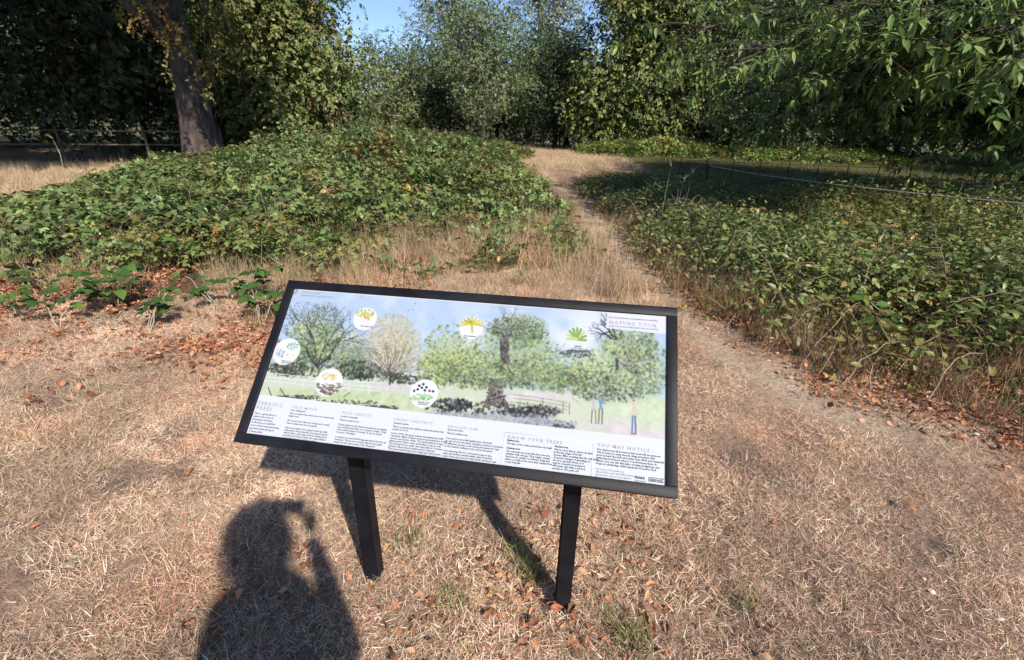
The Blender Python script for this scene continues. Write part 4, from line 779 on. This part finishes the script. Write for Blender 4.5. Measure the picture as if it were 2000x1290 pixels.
k = MB(); kr = MB()
for _ in range(230):
    left = rng.uniform() < .6; x_, y_ = (rng.uniform(-9, 1), rng.uniform(5, 15)) if left else (rng.uniform(1.8, 9), rng.uniform(2.4, 9)); hf = hL if left else hR; h_ = float(hf(np.array([x_]), np.array([y_]))[0])
    if h_ < .15: continue
    a2 = rng.uniform(0, 6.28); L_ = rng.uniform(.35, .9); z_ = float(G(x_, y_))+h_*.8; e_ = np.array([x_+math.cos(a2)*L_, y_+math.sin(a2)*L_, z_-.05]); (k if left else kr).tube(curve_pts((x_, y_, z_), e_, rng.uniform(.12, .4), 7, .015), np.linspace(.005, .0025, 7), 4, False)
for kk, nm, lb_ in ((k, 'bramble_canes', 'thin brown canes arching out of the bramble mound'), (kr, 'nettle_stems', 'thin dry stems poking out of the nettle bank')): tag(kk.build(nm, 'cane'), lb_, 'stems', kind='stuff')
# short parched lawn
STRAW = np.array([(.70, .50, .36), (.78, .58, .43), (.60, .41, .29), (.48, .30, .20), (.86, .69, .54), (.52, .40, .26)])
def lawn_variant(n, R0, Ln, up, wd=.0022, pal=STRAW):
    P = np.stack([rng.uniform(-R0, R0, n), rng.uniform(-R0, R0, n), rng.uniform(-.004, .006, n)], 1)
    D = norm(rng.normal(0, 1, (n, 3))*np.array([1, 1, .15])+np.array([0, 0, 1])*np.abs(rng.normal(up, .35, n))[:, None])
    V, F, C = blades(P, D, Ln*rng.uniform(.45, 1.3, n), wd*rng.uniform(.6, 1.5, n), pick(pal, n, .2), rng.normal(0, .5, n), 3); V[:, 2] = np.maximum(V[:, 2], -.002)+0
    return proto('dry_grass_tuft', V, F, 'dry_blade', C)
VLn = [lawn_variant(540, .16, .042, .42+.1*(q % 4), .0023) for q in range(8)]
sp = .125; xs, ys = np.meshgrid(np.arange(-4.8, 5.6, sp), np.arange(.35, 9.0, sp)); x = xs.ravel()+rng.normal(0, .05, xs.size); y = ys.ravel()+rng.normal(0, .05, xs.size)
pm = path_m(x, y); bare = np.clip((fbm(x, y, 1.1, 101)-.6)*6, 0, 1)*.5; keepm = (rng.uniform(0, 1, len(x)) > np.maximum(np.maximum(pm*.66, bare), spots_m(x, y)*.95)) & (hL(x, y) < .25) & (hR(x, y) < .2) & (x < 3.5+y*.3)
x, y, pm = x[keepm], y[keepm], pm[keepm]; n = len(x); t = np.ones((n, 3))*(.74+.5*fbm(x, y, 1.4, 111)+1.0*(fbm(x, y, 5.5, 115, 2)-.5))[:, None]
gr = np.clip((fbm(x, y, .9, 121)-.52)*4, 0, 1)[:, None]; t = t*(1-gr*.25)+t*np.array([.74, .84, .66])*gr*.25; rd = np.clip((fbm(x, y, 2.2, 131)-.57)*7, 0, 1)[:, None]; t = t*(1-rd*.38)+t*np.array([1.05, .72, .58])*rd*.38
t *= (1-.1*pm)[:, None]*np.ones(3)
scatter('lawn_grass', np.stack([x, y, G(x, y)], 1), np.stack([rng.normal(0, .05, n), rng.normal(0, .05, n), rng.uniform(-3.1, 3.1, n)], 1), rng.uniform(.6, 1.15, n)*(.62+.6*fbm(x, y, 2.6, 117))*(1-.55*pm), t, VLn, 'short parched straw-coloured grass around the sign', 'grass')

# tall dry grass
def tall_variant(n, R0, Ln, wd, pal, lean=.28):
    P = np.stack([rng.normal(0, R0, n), rng.normal(0, R0, n), np.zeros(n)], 1); D = norm(np.array([0, 0, 1.0])+rng.normal(0, lean, (n, 3))*np.array([1, 1, .2]))
    V, F, C = blades(P, D, Ln*rng.uniform(.4, 1.2, n), wd*rng.uniform(.6, 1.5, n), pick(pal, n, .2), rng.normal(0, .35, n), 4); return proto('tall_dry_grass_tuft', V, F, 'dry_blade', C)
TAN = np.array([(.54, .39, .25), (.48, .32, .20), (.62, .47, .32), (.42, .27, .17), (.36, .29, .14)])
VT = [tall_variant(64, .085, .40, .0040, TAN) for _ in range(6)]+[tall_variant(40, .08, .34, .0045, np.array([(.20, .21, .06), (.30, .25, .09), (.14, .17, .045)]))]
def tall_density(x, y):
    d = np.zeros(len(x)); dp = dist_path(x, y)
    z1 = sstep(-3.3, -2.4, x)*sstep(1.5, 1.0, x)*sstep(3.3, 4.3, y)*sstep(9.6, 8.0, y)*(hL(x, y) < .45); d = np.maximum(d, z1*1.1*np.clip((fbm(x, y, 1.0, 145)-.30)*3.4, .12, 1))
    z2 = (x > -8)*(x < -1.6)*sstep(3.2, 3.9, y)*sstep(8.0, 6.0, y)*(hL(x, y) < .4)*np.clip((fbm(x, y, .9, 141)-.30)*4, 0, 1); d = np.maximum(d, z2*1.2)
    z3 = (x < -9.5)*(x > -22)*(y > 8.5)*(y < 17)*(hL(x, y) < .2); d = np.maximum(d, z3*.55)
    z4 = sstep(.9, .35, dp)*sstep(.1, .3, dp)*(y > 3.6)*(y < 18)*(x < 1.6); d = np.maximum(d, z4*.8)
    z5 = (clearing(x, y) < .35)*(np.hypot(x-1.9, y-25.3) < 8.5)*(hF(x, y) < .1)*(x < 6); d = np.maximum(d, z5*.5)
    z6 = (x > 1.6)*(y > 2)*(y < 8)*(hR(x, y) < .42)*(hR(x, y) > .02)*sstep(.3, .6, dp); d = np.maximum(d, z6*.8); z7 = sstep(.2, .4, dp)*sstep(1.5, .8, dp)*(x > 1.55)*(y > 1.9)*(y < 9)*(hR(x+.3, y+.15) > .06); d = np.maximum(d, z7*1.5)
    return d*(1-path_m(x, y))
n = 42000; x = np.concatenate([rng.uniform(-9, 4.5, 16000), rng.uniform(-22, 8, 12000)]); y = np.concatenate([rng.uniform(2, 9.8, 16000), rng.uniform(8, 32, 12000)])
ok = rng.uniform(0, 1, len(x)) < tall_density(x, y)*np.where(y < 10, .16*1.0, .35); x, y = x[ok], y[ok]; n = len(x); t = np.ones((n, 3))*(.75+.5*fbm(x, y, 1.1, 151))[:, None]; hh = rng.uniform(.5, 1.15, n)*np.where((x < -1.8) & (y < 6), .72, 1)*np.where(x > 1.6, .85, 1)
rd = np.clip((fbm(x, y, 1.2, 161)-.55)*5, 0, 1)[:, None]; t = t*(1-rd*.5)+t*np.array([1.1, .75, .62])*rd*.5
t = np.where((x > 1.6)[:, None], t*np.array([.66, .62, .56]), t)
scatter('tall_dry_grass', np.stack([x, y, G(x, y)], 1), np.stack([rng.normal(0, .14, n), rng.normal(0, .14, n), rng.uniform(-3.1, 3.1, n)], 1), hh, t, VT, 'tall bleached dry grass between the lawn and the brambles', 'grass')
# pale grass of the sunlit clearing and of the bank on the far left; tint dimmed for shade behind the fence
VC = [lawn_variant(160, .5, .16, .8, .009, np.array([(.60, .45, .29), (.66, .51, .34), (.55, .40, .25)])) for _ in range(4)]
x = np.concatenate([rng.uniform(-4, 8, 2600), rng.uniform(-24, -8.5, 1600), rng.uniform(6, 24, 2200)]); y = np.concatenate([rng.uniform(18, 33, 2600), rng.uniform(7.5, 18, 1600), rng.uniform(15.6, 27, 2200)]); ok = ((clearing(x, y) > .05) | (x < -8.4) | ((x > 6) & (y > 15.6))) & (hL(x, y) < .12) & (hC(x, y) < .2); x, y = x[ok], y[ok]; n = len(x)
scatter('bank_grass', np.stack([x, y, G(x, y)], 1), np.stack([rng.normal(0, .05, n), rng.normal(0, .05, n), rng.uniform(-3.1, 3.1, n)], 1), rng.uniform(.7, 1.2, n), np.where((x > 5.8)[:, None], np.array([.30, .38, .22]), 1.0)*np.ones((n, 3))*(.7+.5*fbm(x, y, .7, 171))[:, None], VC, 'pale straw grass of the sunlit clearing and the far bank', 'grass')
# green blades surviving around the near post
def green_tuft(loc, s, label):
    P = np.stack([rng.normal(0, .03, 70), rng.normal(0, .03, 70), np.zeros(70)], 1); D = norm(np.array([0, 0, 1.0])+rng.normal(0, .4, (70, 3))*np.array([1, 1, .2])); V, F, C = blades(P, D, .13*rng.uniform(.4, 1.2, 70)*s, .0035*rng.uniform(.7, 1.4, 70), pick([(.16, .21, .06), (.24, .26, .09), (.36, .32, .14), (.12, .17, .05)], 70, .15), rng.normal(0, .35, 70), 4)
    o = link('grass_tuft', mesh_np('grass_tuft', V, F, 'plain_leaf', C)); o.location = (loc[0], loc[1], float(G(loc[0], loc[1]))-.005); tag(o, label, 'grass tuft')
for px_, py_, s_, lb_ in ((1040, 1130, 1.1, 'largest green grass tuft left of the near sign post'), (1010, 1090, .8, 'smaller green grass tuft between the two sign posts'), (800, 1075, .7, 'small green grass tuft just beside the far post base'), (1210, 1240, .8, 'green grass tuft in front of the near sign post'), (880, 1190, .7, 'green grass tuft among dead leaves at the bottom edge'), (1450, 1180, .6, 'lone green tuft in the straw to the right of the near post'), (1240, 1280, .8, 'green grass tuft cut by the bottom picture edge')):
    green_tuft(gp(px_, py_), s_, lb_)

# ---- dead leaves
DEAD = np.array([(.44, .17, .085), (.52, .24, .13), (.34, .12, .06), (.56, .32, .19), (.46, .22, .12), (.24, .11, .065)])
def curled(q, L=1.0):
    st = np.linspace(0, 1, 6); w = np.array([.02, .24, .38, .34, .24, .01])*np.array([1, *rng.uniform(.7, 1.2, 4), 1])*rng.uniform(.5, 1.1); cu = rng.uniform(.05, .75); tw_ = rng.normal(0, .5); V = []
    for s_, ww in zip(st, w):
        for a_ in (-1, -.5, 0, .5, 1):
            z_ = ww*abs(a_)**1.6*cu*rng.uniform(.6, 1.4)+.09*math.sin(s_*3.1)*rng.uniform(.4, 1.2)+.03*rng.normal(); x_ = ww*a_*(1-.25*cu); V.append((x_*math.cos(tw_*(s_-.5))-z_*math.sin(tw_*(s_-.5)), s_-.5, z_*math.cos(tw_*(s_-.5))+.02))
    F = [(r*5+c_, r*5+c_+1, r*5+c_+6, r*5+c_+5) for r in range(5) for c_ in range(4)]; return np.array(V)*L, np.array(F)
leafv = []
for q in range(18):
    V, F = curled(q); leafv.append(mesh_np('fallen_leaf', V, F, 'dead_leaf', np.tile(DEAD[q % 6]*rng.uniform(.85, 1.15), (len(V), 1)), True))
def lit_variant(n, R0, s):
    Vs, Fs, Cs = [], [], []; o_ = 0
    for _ in range(n):
        V, F = curled(0); e = np.array(Euler((rng.normal(0, .5), rng.normal(0, .5), rng.uniform(0, 6.28))).to_matrix()); V = (V*s*rng.uniform(.6, 1.3))@e.T+np.array([rng.uniform(-R0, R0), rng.uniform(-R0, R0), rng.uniform(.006, .03)]); Vs.append(V); Fs.append(F+o_); o_ += len(V); Cs.append(np.tile(pick(DEAD, 1, .2), (len(V), 1)))
    return proto('leaf_litter', np.concatenate(Vs), np.concatenate(Fs), 'litter_leaf', np.concatenate(Cs))
VD = [lit_variant(24, .2, .037) for _ in range(6)]
x = rng.uniform(-8, 5, 9000); y = rng.uniform(.8, 9, 9000)
dl = sstep(2.35, 3.3, y+.12*np.minimum(x, 0)*0)*(x < -1.0)*sstep(7.5, 5, y)*np.clip((fbm(x, y, .8, 181)-.30)*3, 0, 1)*np.clip((y-.02*x-2.2)*1.1, 0, 1)
dr = (x > 1.3)*sstep(.12, .5, dist_path(x, y))*(hR(x, y) < .35)*np.clip((x-1.3)*2, 0, 1)*(y > 1.9)*(y < 7)*(hR(x+.5, y+.5) > .05)
dm = np.exp(-(((x-.0)/.6)**2+((y-1.0)/.45)**2))*.35
ok = rng.uniform(0, 1, 9000) < np.maximum(np.maximum(dl*1.1, dr*.8), dm)*.9; x, y = x[ok], y[ok]; n = len(x)
scatter('leaf_litter', np.stack([x, y, G(x, y)+.008], 1), np.stack([rng.normal(0, .06, n), rng.normal(0, .06, n), rng.uniform(-3.1, 3.1, n)], 1), rng.uniform(.7, 1.25, n), np.ones((n, 3))*rng.uniform(.75, 1.2, (n, 1)), VD, 'rust-brown leaf litter along the edges of the brambles', 'leaf litter')
# the larger leaves, one by one
spots = []
LEAFL = ['curled rust-brown leaf in the drift at the foot of the left sign post', 'curled rust-brown leaf in the wide drift in front of and between the posts', 'small dead leaf in the strip under the board near its shadow', 'dead leaf scattered just to the right of the near sign post', 'dead leaf by the bottom edge, in front of the near post', 'lone dead leaf on the open straw right of the sign', 'rust leaf in the litter band below the left bramble sprigs', 'lone dead leaf on the open straw left of the sign', 'dead leaf on the path edge beside the sign corner', 'lone dead leaf near the right picture edge below the bank']
for ic_, (cx0, cy0, rx, ry, n_) in enumerate(((800, 1120, 130, 90, 44), (1000, 1180, 220, 100, 74), (880, 1010, 160, 60, 20), (1180, 1060, 130, 100, 34), (1240, 1220, 120, 70, 26), (1500, 1130, 200, 130, 14), (230, 700, 230, 50, 26), (300, 1000, 220, 150, 12), (1500, 700, 140, 70, 14), (1800, 950, 180, 150, 12))):
    for _ in range(n_): spots.append((cx0+rng.normal(0, rx*.6), cy0+rng.normal(0, ry*.6), ic_))
def put_leaf(p, L, me, label, group, tilt=.3, lift=None):
    o = bpy.data.objects.new('fallen_leaf', me); COL.objects.link(o); o.location = (p[0], p[1], float(G(p[0], p[1]))+(rng.uniform(-.004, .012) if lift is None else lift)); o.rotation_euler = (rng.normal(0, tilt), rng.normal(0, tilt), rng.uniform(0, 6.28)); o.scale = (L, L, L); tag(o, label, 'leaf', group)
for px_, py_, ic_ in spots:
    if 0 < px_ < 2000 and 640 < py_ < 1288: put_leaf(gp(px_, py_), rng.uniform(.02, .05), leafv[int(rng.integers(18))], LEAFL[ic_], 'fallen leaves on the lawn, '+str(LEAFL[ic_]).split(' ', 2)[2])
tanm = [q for q in leafv if True]
put_leaf(gp(1768, 1005), .07, leafv[4], 'large pale tan curled leaf alone on the straw, right of the sign', None, .5, .03)
put_leaf(gp(1158, 1092), .062, leafv[9], 'long tan leaf lying just right of the near sign post', None, .2, .03)
put_leaf(gp(372, 930), .07, leafv[7], 'pinkish dead leaf on the bare dark patch left of the sign', None, .3)

# scraps
def scrap(name, px_, py_, s, mat, label, cat):
    bm = bmesh.new(); bmesh.ops.create_icosphere(bm, subdivisions=2, radius=1)
    for v in bm.verts: v.co *= 1+random.uniform(-.22, .22); v.co.z *= .6
    me = bpy.data.meshes.new(name); bm.to_mesh(me); bm.free(); me.materials.append(MATS[mat]); o = link(name, me); p = gp(px_, py_); o.location = (p[0], p[1], float(G(p[0], p[1]))+s*.5); o.scale = (s*1.3, s, s*.8); o.rotation_euler = (.2, .1, random.uniform(0, 3)); tag(o, label, cat)
scrap('red_scrap', 400, 663, .021, 'red_scrap', 'small bright red crumpled scrap where lawn meets brambles', 'litter')
scrap('cream_scrap', 437, 535, .028, 'white_scrap', 'pale cream scrap among the low brambles left of the sign', 'litter')  # pale scrap of litter
for px_, py_, s_, lb_ in ((1816, 1164, .011, 'white stone chip on the straw at lower right, nearest the tan leaf'), (1946, 1218, .011, 'white stone chip nearest the lower right picture corner'), (1905, 852, .012, 'white chip at the foot of the nettle bank'), (1773, 936, .010, 'thin pale chip on the straw above the large tan leaf'), (1798, 1145, .006, 'tiny white chip just above the larger white stone chip')): scrap('stone_chip', px_, py_, s_, 'white_scrap', lb_, 'stone')

# ---- single bramble sprigs standing out from the litter on the left
V, F, C = leaves(np.zeros((1, 3)), np.array([[0, 1.0, 0]]), np.array([[0, 0, 1.0]]), np.array([1.0]), np.array([.76]), np.array([[.05, .105, .022]]), 2, .12, .22); sl = [mesh_np('leaf', V, F, 'plain_leaf', C, True)]
V, F, C = leaves(np.zeros((1, 3)), np.array([[0, 1.0, 0]]), np.array([[0, 0, 1.0]]), np.array([1.0]), np.array([.70]), np.array([[.085, .15, .032]]), 2, .16, .3); sl.append(mesh_np('leaf', V, F, 'plain_leaf', C, True))
def sprig(px_, py_, s, nl, label, hgt=.22):
    s = s*1.3
    p = gp(px_, py_); T = thing('bramble_sprig', label, 'plant', (p[0], p[1], float(G(p[0], p[1]))-.01), 0, 'bramble sprigs at the lawn edge')
    for st in range(max(1, nl//4)):
        a_ = rng.uniform(0, 6.28); e = np.array([math.cos(a_)*.16*s, math.sin(a_)*.16*s, hgt*s*rng.uniform(.7, 1.2)]); pts = curve_pts((0, 0, 0), e, .05, 6, .01); k = MB(); k.tube(pts, np.linspace(.005, .0025, 6), 5); k.build('stem', 'stick', T)
        for q in range(4):
            b = pts[2+q % 4]; d0 = norm(np.array([math.cos(a_+q*2.2), math.sin(a_+q*2.2), .1]))
            for dx in (0, 1.25, -1.25):
                d = np.array([d0[0]*math.cos(dx)-d0[1]*math.sin(dx), d0[0]*math.sin(dx)+d0[1]*math.cos(dx), rng.normal(0, .2)]); d = norm(d); N = norm(np.array([0, -.15, 1.0])+rng.normal(0, .25, 3)); ss = norm(np.cross(d, N)); nn = np.cross(ss, d); L = rng.uniform(.06, .095)*s*(1 if dx == 0 else .8)
                o = bpy.data.objects.new('leaf', sl[int(rng.integers(2))]); COL.objects.link(o); o.parent = T; mm = Matrix.Identity(4); bb = b+d0*.035
                for c_ in range(3): mm[c_][0] = ss[c_]*L; mm[c_][1] = d[c_]*L; mm[c_][2] = nn[c_]*L; mm[c_][3] = bb[c_]
                o.matrix_local = mm
for a_ in ((45, 640, 1.0, 8, 'bramble sprig closest to the left picture edge, by the lawn'), (118, 648, 1.1, 8, 'dark bramble sprig at the lawn edge, second from the left picture edge'), (290, 655, 1.0, 12, 'widest bramble sprig at the lawn edge, left of the red scrap'), (232, 600, 1.2, 12, 'large-leaved bramble sprig behind the lawn edge, above the widest sprig'), (270, 575, 1.0, 8, 'bramble sprig with dark leaves behind the large-leaved sprig'), (150, 600, 1.0, 8, 'bramble sprig behind the second sprig from the left edge'), (420, 610, 1.0, 8, 'bramble sprig above the red scrap'), (510, 640, 1.2, 12, 'bramble sprig touching the top left corner of the sign in view'), (500, 585, 1.1, 12, 'taller bramble sprig behind the top left corner of the sign'), (70, 565, 1.2, 8, 'pale-leaved bramble sprig farther back at the left picture edge'), (340, 520, 1.2, 8, 'bramble sprig in the dry grass patch before the mound'), (1745, 680, 1.3, 12, 'bright green bramble sprig low in front of the nettle bank')): sprig(*a_)

# ---- dead stems leaning out of the nettle bank, dry stalks
def stalk(name, pts, r, label, cat='stalk', mat='stick', tips=0):
    pts = np.asarray(pts); z0 = float(G(pts[0][0], pts[0][1])); o_ = np.array([pts[0][0], pts[0][1], z0]); T = thing(name, label, cat, o_); k = MB(); k.tube(pts-o_, np.linspace(r, r*.4, len(pts)), 6); k.build('stem', mat, T, True)
    for q in range(tips):
        b = pts[-1-q % 3]-o_; k = MB(); k.tube(curve_pts(b, b+np.array([rng.normal(0, .06), rng.normal(0, .06), rng.uniform(.05, .16)]), .0, 4, .005), np.linspace(r*.5, r*.3, 4), 4); k.build('side_shoot', mat, T)
def arch(p0, p1, top):
    p0 = np.array([p0[0], p0[1], float(G(*p0[:2]))]); p1 = np.asarray(p1); return curve_pts(p0, p1, top, 9, .012)
DSL = ['long dead stem arching towards the picture edge, low in the nettle bank', 'dead stem arching over leaf litter near the path, third from the path end', 'tallest arching dead stem in front of the nettle bank', 'dead stem lying low below the bright green sprig', 'dead stem bent back towards the path below the bright green sprig', 'dead stem nearest the picture edge at the foot of the nettle bank', 'steep dead stem near the path beside the sign corner', 'dead stem nearest the sign corner, leaning over the path edge']
for i_, (x0_, y0_, x1_, y1_, tp) in enumerate(((1740, 740, 1880, 700, .25), (1500, 690, 1640, 640, .22), (1560, 720, 1720, 640, .28), (1640, 755, 1760, 720, .2), (1700, 775, 1640, 690, .15), (1800, 800, 1900, 745, .22), (1480, 660, 1540, 590, .3), (1420, 640, 1500, 640, .2))):
    a_ = gp(x0_, y0_); b_ = gp(x1_, y1_)+np.array([0, 0, .12]); stalk('dead_bramble_stem', arch(a_, b_, tp), .0042, DSL[i_], 'stem', 'dead_stem')
p = at(1655, 400, 9.2); q = at(1690, 338, 9.6); stalk('bare_stick', np.array([[p[0], p[1], float(G(p[0], p[1]))], p, at(1662, 378, 9.3), at(1676, 352, 9.5), q]), .017, 'pale crooked stick rising out of the nettles in front of the cable', 'stick')
p = gp(1665, 625); stalk('dry_dock_stalk', np.array([p, p+[.01, .0, .25], p+[.0, .02, .5], p+[.03, .02, .72]]), .009, 'upright dry dock stalk standing in the middle of the nettle bank', tips=6)
p = at(128, 345, 10.5); g0 = float(G(p[0], p[1])); stalk('dry_thistle_stalk', np.array([[p[0], p[1], g0], [p[0], p[1], g0+.5], [p[0]+.05, p[1], g0+.95], [p[0]+.0, p[1], g0+1.25]]), .009, 'branched dry stalk on the straw bank beside the mound', tips=9)
for i_, px_ in enumerate((1318, 1332, 1290)):
    p = at(px_, 430, 8.0); g0 = float(G(p[0], p[1])); stalk('tall_weed_stalk', np.array([[p[0], p[1], g0], [p[0]+.01, p[1], g0+.5], [p[0]+.05, p[1], g0+.9+.1*i_]]), .006, ['middle of three thin grey weed stalks above the nettles', 'tallest outer of three thin weed stalks, farther from the path', 'thin grey weed stalk closest to the path bend'][i_], tips=7)

# ================================================================== FENCES
def rail_fence(name, label, pts, h, rails, pr, rr, mat, k=4, group=None):
    T = thing(name, label, 'fence', (pts[0][0], pts[0][1], float(G(pts[0][0], pts[0][1]))), 0, group); o_ = np.array(T.location)
    P = [np.array([p[0], p[1], float(G(p[0], p[1]))]) for p in pts]
    for p in P:
        m_ = MB(); m_.tube(np.array([p+[0, 0, -.2], p+[0, 0, h*.5], p+[0, 0, h+.06]])-o_, pr, k if k > 4 else 8); m_.build('post', mat, T)
    for a_, b_ in zip(P[:-1], P[1:]):
        for z_ in rails:
            m_ = MB(); m_.tube(np.array([a_+[0, -pr*1.05, z_], (a_+b_)/2+[0, -pr*1.05, z_-.012], b_+[0, -pr*1.05, z_]])-o_, rr, 6); m_.build('rail', mat, T)
    return T
A, Bq = at(1330, 316, 16.6), at(1740, 324, 14.9); rail_fence('iron_fence', 'thin dark iron post fence beyond the shaded bramble', [A+(Bq-A)*t for t in np.linspace(0, 1.5, 12)], .72, (.2, .46, .7), .013, .008, 'steel_fence')
rail_fence('wooden_rail_fence', 'weathered low wooden rail fence in shade under the dark trees', [(-25, 15.2), (-22, 15.9), (-19, 16.6), (-16, 17.3), (-13.4, 17.9), (-11, 18.5)], 1.3, (.75, 1.2), .045, .032, 'fence_wood')
rail_fence('paling_fence', 'low weathered fence with pale posts at the back of the clearing', [(-1.2, 36), (0.0, 36), (1.0, 36.1), (2.0, 36.2), (3.2, 36.3)], 1.15, (.5, 1.0), .06, .035, 'fence_wood')
# pale cable strung on low posts
ca = [at(1385, 324, 12.0), at(1480, 341, 9.9), at(1650, 363, 8.2), at(1820, 381, 7.0), at(2010, 399, 6.0), at(2150, 413, 5.4)]
ca = [np.array(c_) for c_ in ca]; T = thing('cable_fence', 'pale cable strung low across the dark shade under the chestnut', 'fence', (ca[0][0], ca[0][1], float(G(ca[0][0], ca[0][1])))); o_ = np.array(T.location)
m_ = MB(); m_.tube(np.array(ca)-o_, .0065, 6); m_.build('cable', 'cable', T, True)
for c_ in ca[:1]+ca[3:4]+ca[5:]:
    g0 = float(G(c_[0], c_[1])); m_ = MB(); m_.tube(np.array([[c_[0], c_[1]+.03, g0-.2], [c_[0], c_[1]+.03, c_[2]+.03]])-o_, .02, 8); m_.build('post', 'steel_fence', T)

# ================================================================== PHOTOGRAPHER (behind the camera; only the shadow is in the picture)
def skin(name, J, Ed, mat, parent, sub=2, root=0):
    me = bpy.data.meshes.new(name); me.from_pydata([j_[0] for j_ in J], Ed, []); o = link(name, me, parent); m_ = o.modifiers.new('s', 'SKIN'); 
    for v_, j_ in zip(me.skin_vertices[0].data, J): v_.radius = j_[1] if isinstance(j_[1], tuple) else (j_[1], j_[1])
    me.skin_vertices[0].data[root].use_root = True
    o.modifiers.new('d', 'SUBSURF').levels = sub; o.modifiers['d'].render_levels = sub; me.materials.append(MATS[mat])
    dg = bpy.context.evaluated_depsgraph_get(); m2 = bpy.data.meshes.new_from_object(o.evaluated_get(dg)); o.modifiers.clear(); o.data = m2; m2.name = name
    if not m2.materials: m2.materials.append(MATS[mat])
    for f in m2.polygons: f.use_smooth = True
    return o
HP = gp(516, 1064); HP = HP+SUN*(1.60/SUN[2])                   # head centre that throws the head's shadow there
px0, py0 = float(HP[0]), float(HP[1])-.04; gz0 = float(G(px0, py0))
per = thing('person', 'person holding up a phone whose shadow falls across the dry grass', 'person', (px0, py0, gz0))
hx, hy = 0.0, .04
ph = -np.array([px0, py0, gz0])+np.array([0, 0, CAM_H])         # camera position in person space
lh = np.array([-.21, .02, .88]); rh = ph+np.array([.085, -.03, -.02])
J = [((0, 0, .95), (.17, .13)), ((0, .0, 1.12), (.16, .12)), ((0, 0, 1.32), (.165, .115)), ((0, .0, 1.42), (.09, .075)), ((0, .01, 1.50), (.058, .06)), ((hx, hy, 1.60), (.085, .10)), ((hx, hy+.01, 1.68), (.078, .092)), ((hx, hy, 1.74), (.04, .05)),
     ((-.15, 0, 1.36), .055), ((-.20, -.03, 1.10), .045), (tuple(lh+np.array([-.02, -.06, -.05])), .030), ((.16, 0, 1.36), .062), ((.20, .08, 1.14), .056), (tuple(rh+np.array([.02, -.06, -.05])), .030),
     ((-.10, 0, .86), .095), ((-.11, .02, .50), .062), ((-.12, -.02, .10), .042), ((-.12, .06, .04), .042), ((-.12, .16, .03), .035), ((.10, 0, .86), .095), ((.11, .02, .50), .062), ((.12, -.02, .10), .042), ((.12, .06, .04), .042), ((.12, .16, .03), .035)]
Ed = [(0, 1), (1, 2), (2, 3), (3, 4), (4, 5), (5, 6), (6, 7), (3, 8), (8, 9), (9, 10), (3, 11), (11, 12), (12, 13), (0, 14), (14, 15), (15, 16), (16, 17), (17, 18), (0, 19), (19, 20), (20, 21), (21, 22), (22, 23)]
body = skin('body', J, Ed, 'cloth_dark', per)
for m_ in ('cloth_blue', 'skin', 'shoe'): body.data.materials.append(MATS[m_])
for f in body.data.polygons:
    z_ = f.center.z; f.material_index = 3 if z_ < .10 else (1 if z_ < .95 and abs(f.center.x) < .24 else (2 if z_ > 1.47 and abs(f.center.x) < .12 and f.center.y < .2 else 0))
k = MB()
bm = bmesh.new(); bmesh.ops.create_uvsphere(bm, u_segments=20, v_segments=12, radius=1)
for v in bm.verts: v.co = Vector((hx+v.co.x*(.095 if v.co.z > -.2 else .125), hy-.03+v.co.y*.10, (1.675+v.co.z*.10) if v.co.z > -.2 else 1.655+(v.co.z+.2)*.30))
me = bpy.data.meshes.new('hair'); bm.to_mesh(me); bm.free(); me.materials.append(MATS['hair']); hr = link('hair', me, per)
k2 = MB()
for _ in range(420):  # unseen tufts added to roughen the outline of the head's shadow
    u = rand_dir(1)[0]; 
    if u[1] > .5 and u[2] < .3: continue
    b0_ = np.array([hx+u[0]*.095, hy-.03+u[1]*.1, 1.665+u[2]*.11]); L_ = rng.uniform(.02, .055)*(1+max(0, -u[2])*1.2); k2.tube(np.array([b0_, b0_+u*L_*.6+rng.normal(0, .008, 3), b0_+u*L_*.8+np.array([0, 0, -L_*.7])+rng.normal(0, .012, 3)]), np.array([.007, .006, .002]), 4, False)
ls = k2.build('shadow_hair_tufts', 'hair', hr); ls['kind'] = 'stuff'
for s_ in (-1, 1):
    k.box((hx+s_*.033, hy+.088, 1.635), .026, .014, .012, None, .004); k.box((hx+s_*.088, hy-.005, 1.62), .02, .035, .06, None, .006)
k.box((hx, hy+.102, 1.605), .022, .028, .045, None, .008); k.box((hx, hy+.085, 1.56), .05, .016, .012, None, .004); k.build('face', 'skin', per, True)
for s_, hc in ((-1, lh), (1, rh)):
    Jh = [(tuple(hc+np.array([s_*.02, -.06, -.05])), .026), (tuple(hc+np.array([s_*.014, -.02, -.01])), (.030, .018))]; Eh = [(0, 1)]
    for q in range(4):
        b = hc+np.array([s_*.012, -.006, .020-.016*q]); Jh += [(tuple(b), .009), (tuple(b+np.array([-s_*.002, .018, 0])), .0085), (tuple(b+np.array([-s_*.016, .022-.002*q, 0])), .0075)]; n0 = len(Jh); Eh += [(1, n0-3), (n0-3, n0-2), (n0-2, n0-1)]
    Jh += [(tuple(hc+np.array([-s_*.004, -.032, .004])), .010), (tuple(hc+np.array([-s_*.03, -.030, .010])), .0085)]; n0 = len(Jh); Eh += [(1, n0-2), (n0-2, n0-1)]
    skin('hand', Jh, Eh, 'skin', per, 1)
ph_o = link('phone', None) if False else None
k = MB(); rotp = np.array(Matrix([[RT[0], UP[0], -FW[0]], [RT[1], UP[1], -FW[1]], [RT[2], UP[2], -FW[2]]])); k.box((0, 0, 0), .146, .071, .008, rotp, .003); pho = k.build('phone', 'phone_black', None, False, tuple(np.array([0, 0, CAM_H])-FW*.03)); tag(pho, 'dark phone held level in both hands by the person', 'phone')
k = MB(); k.tube(np.array([[0, 0, 0], FW*.006]), .012, 12); lens = k.build('lens_ring', 'phone_black', pho)
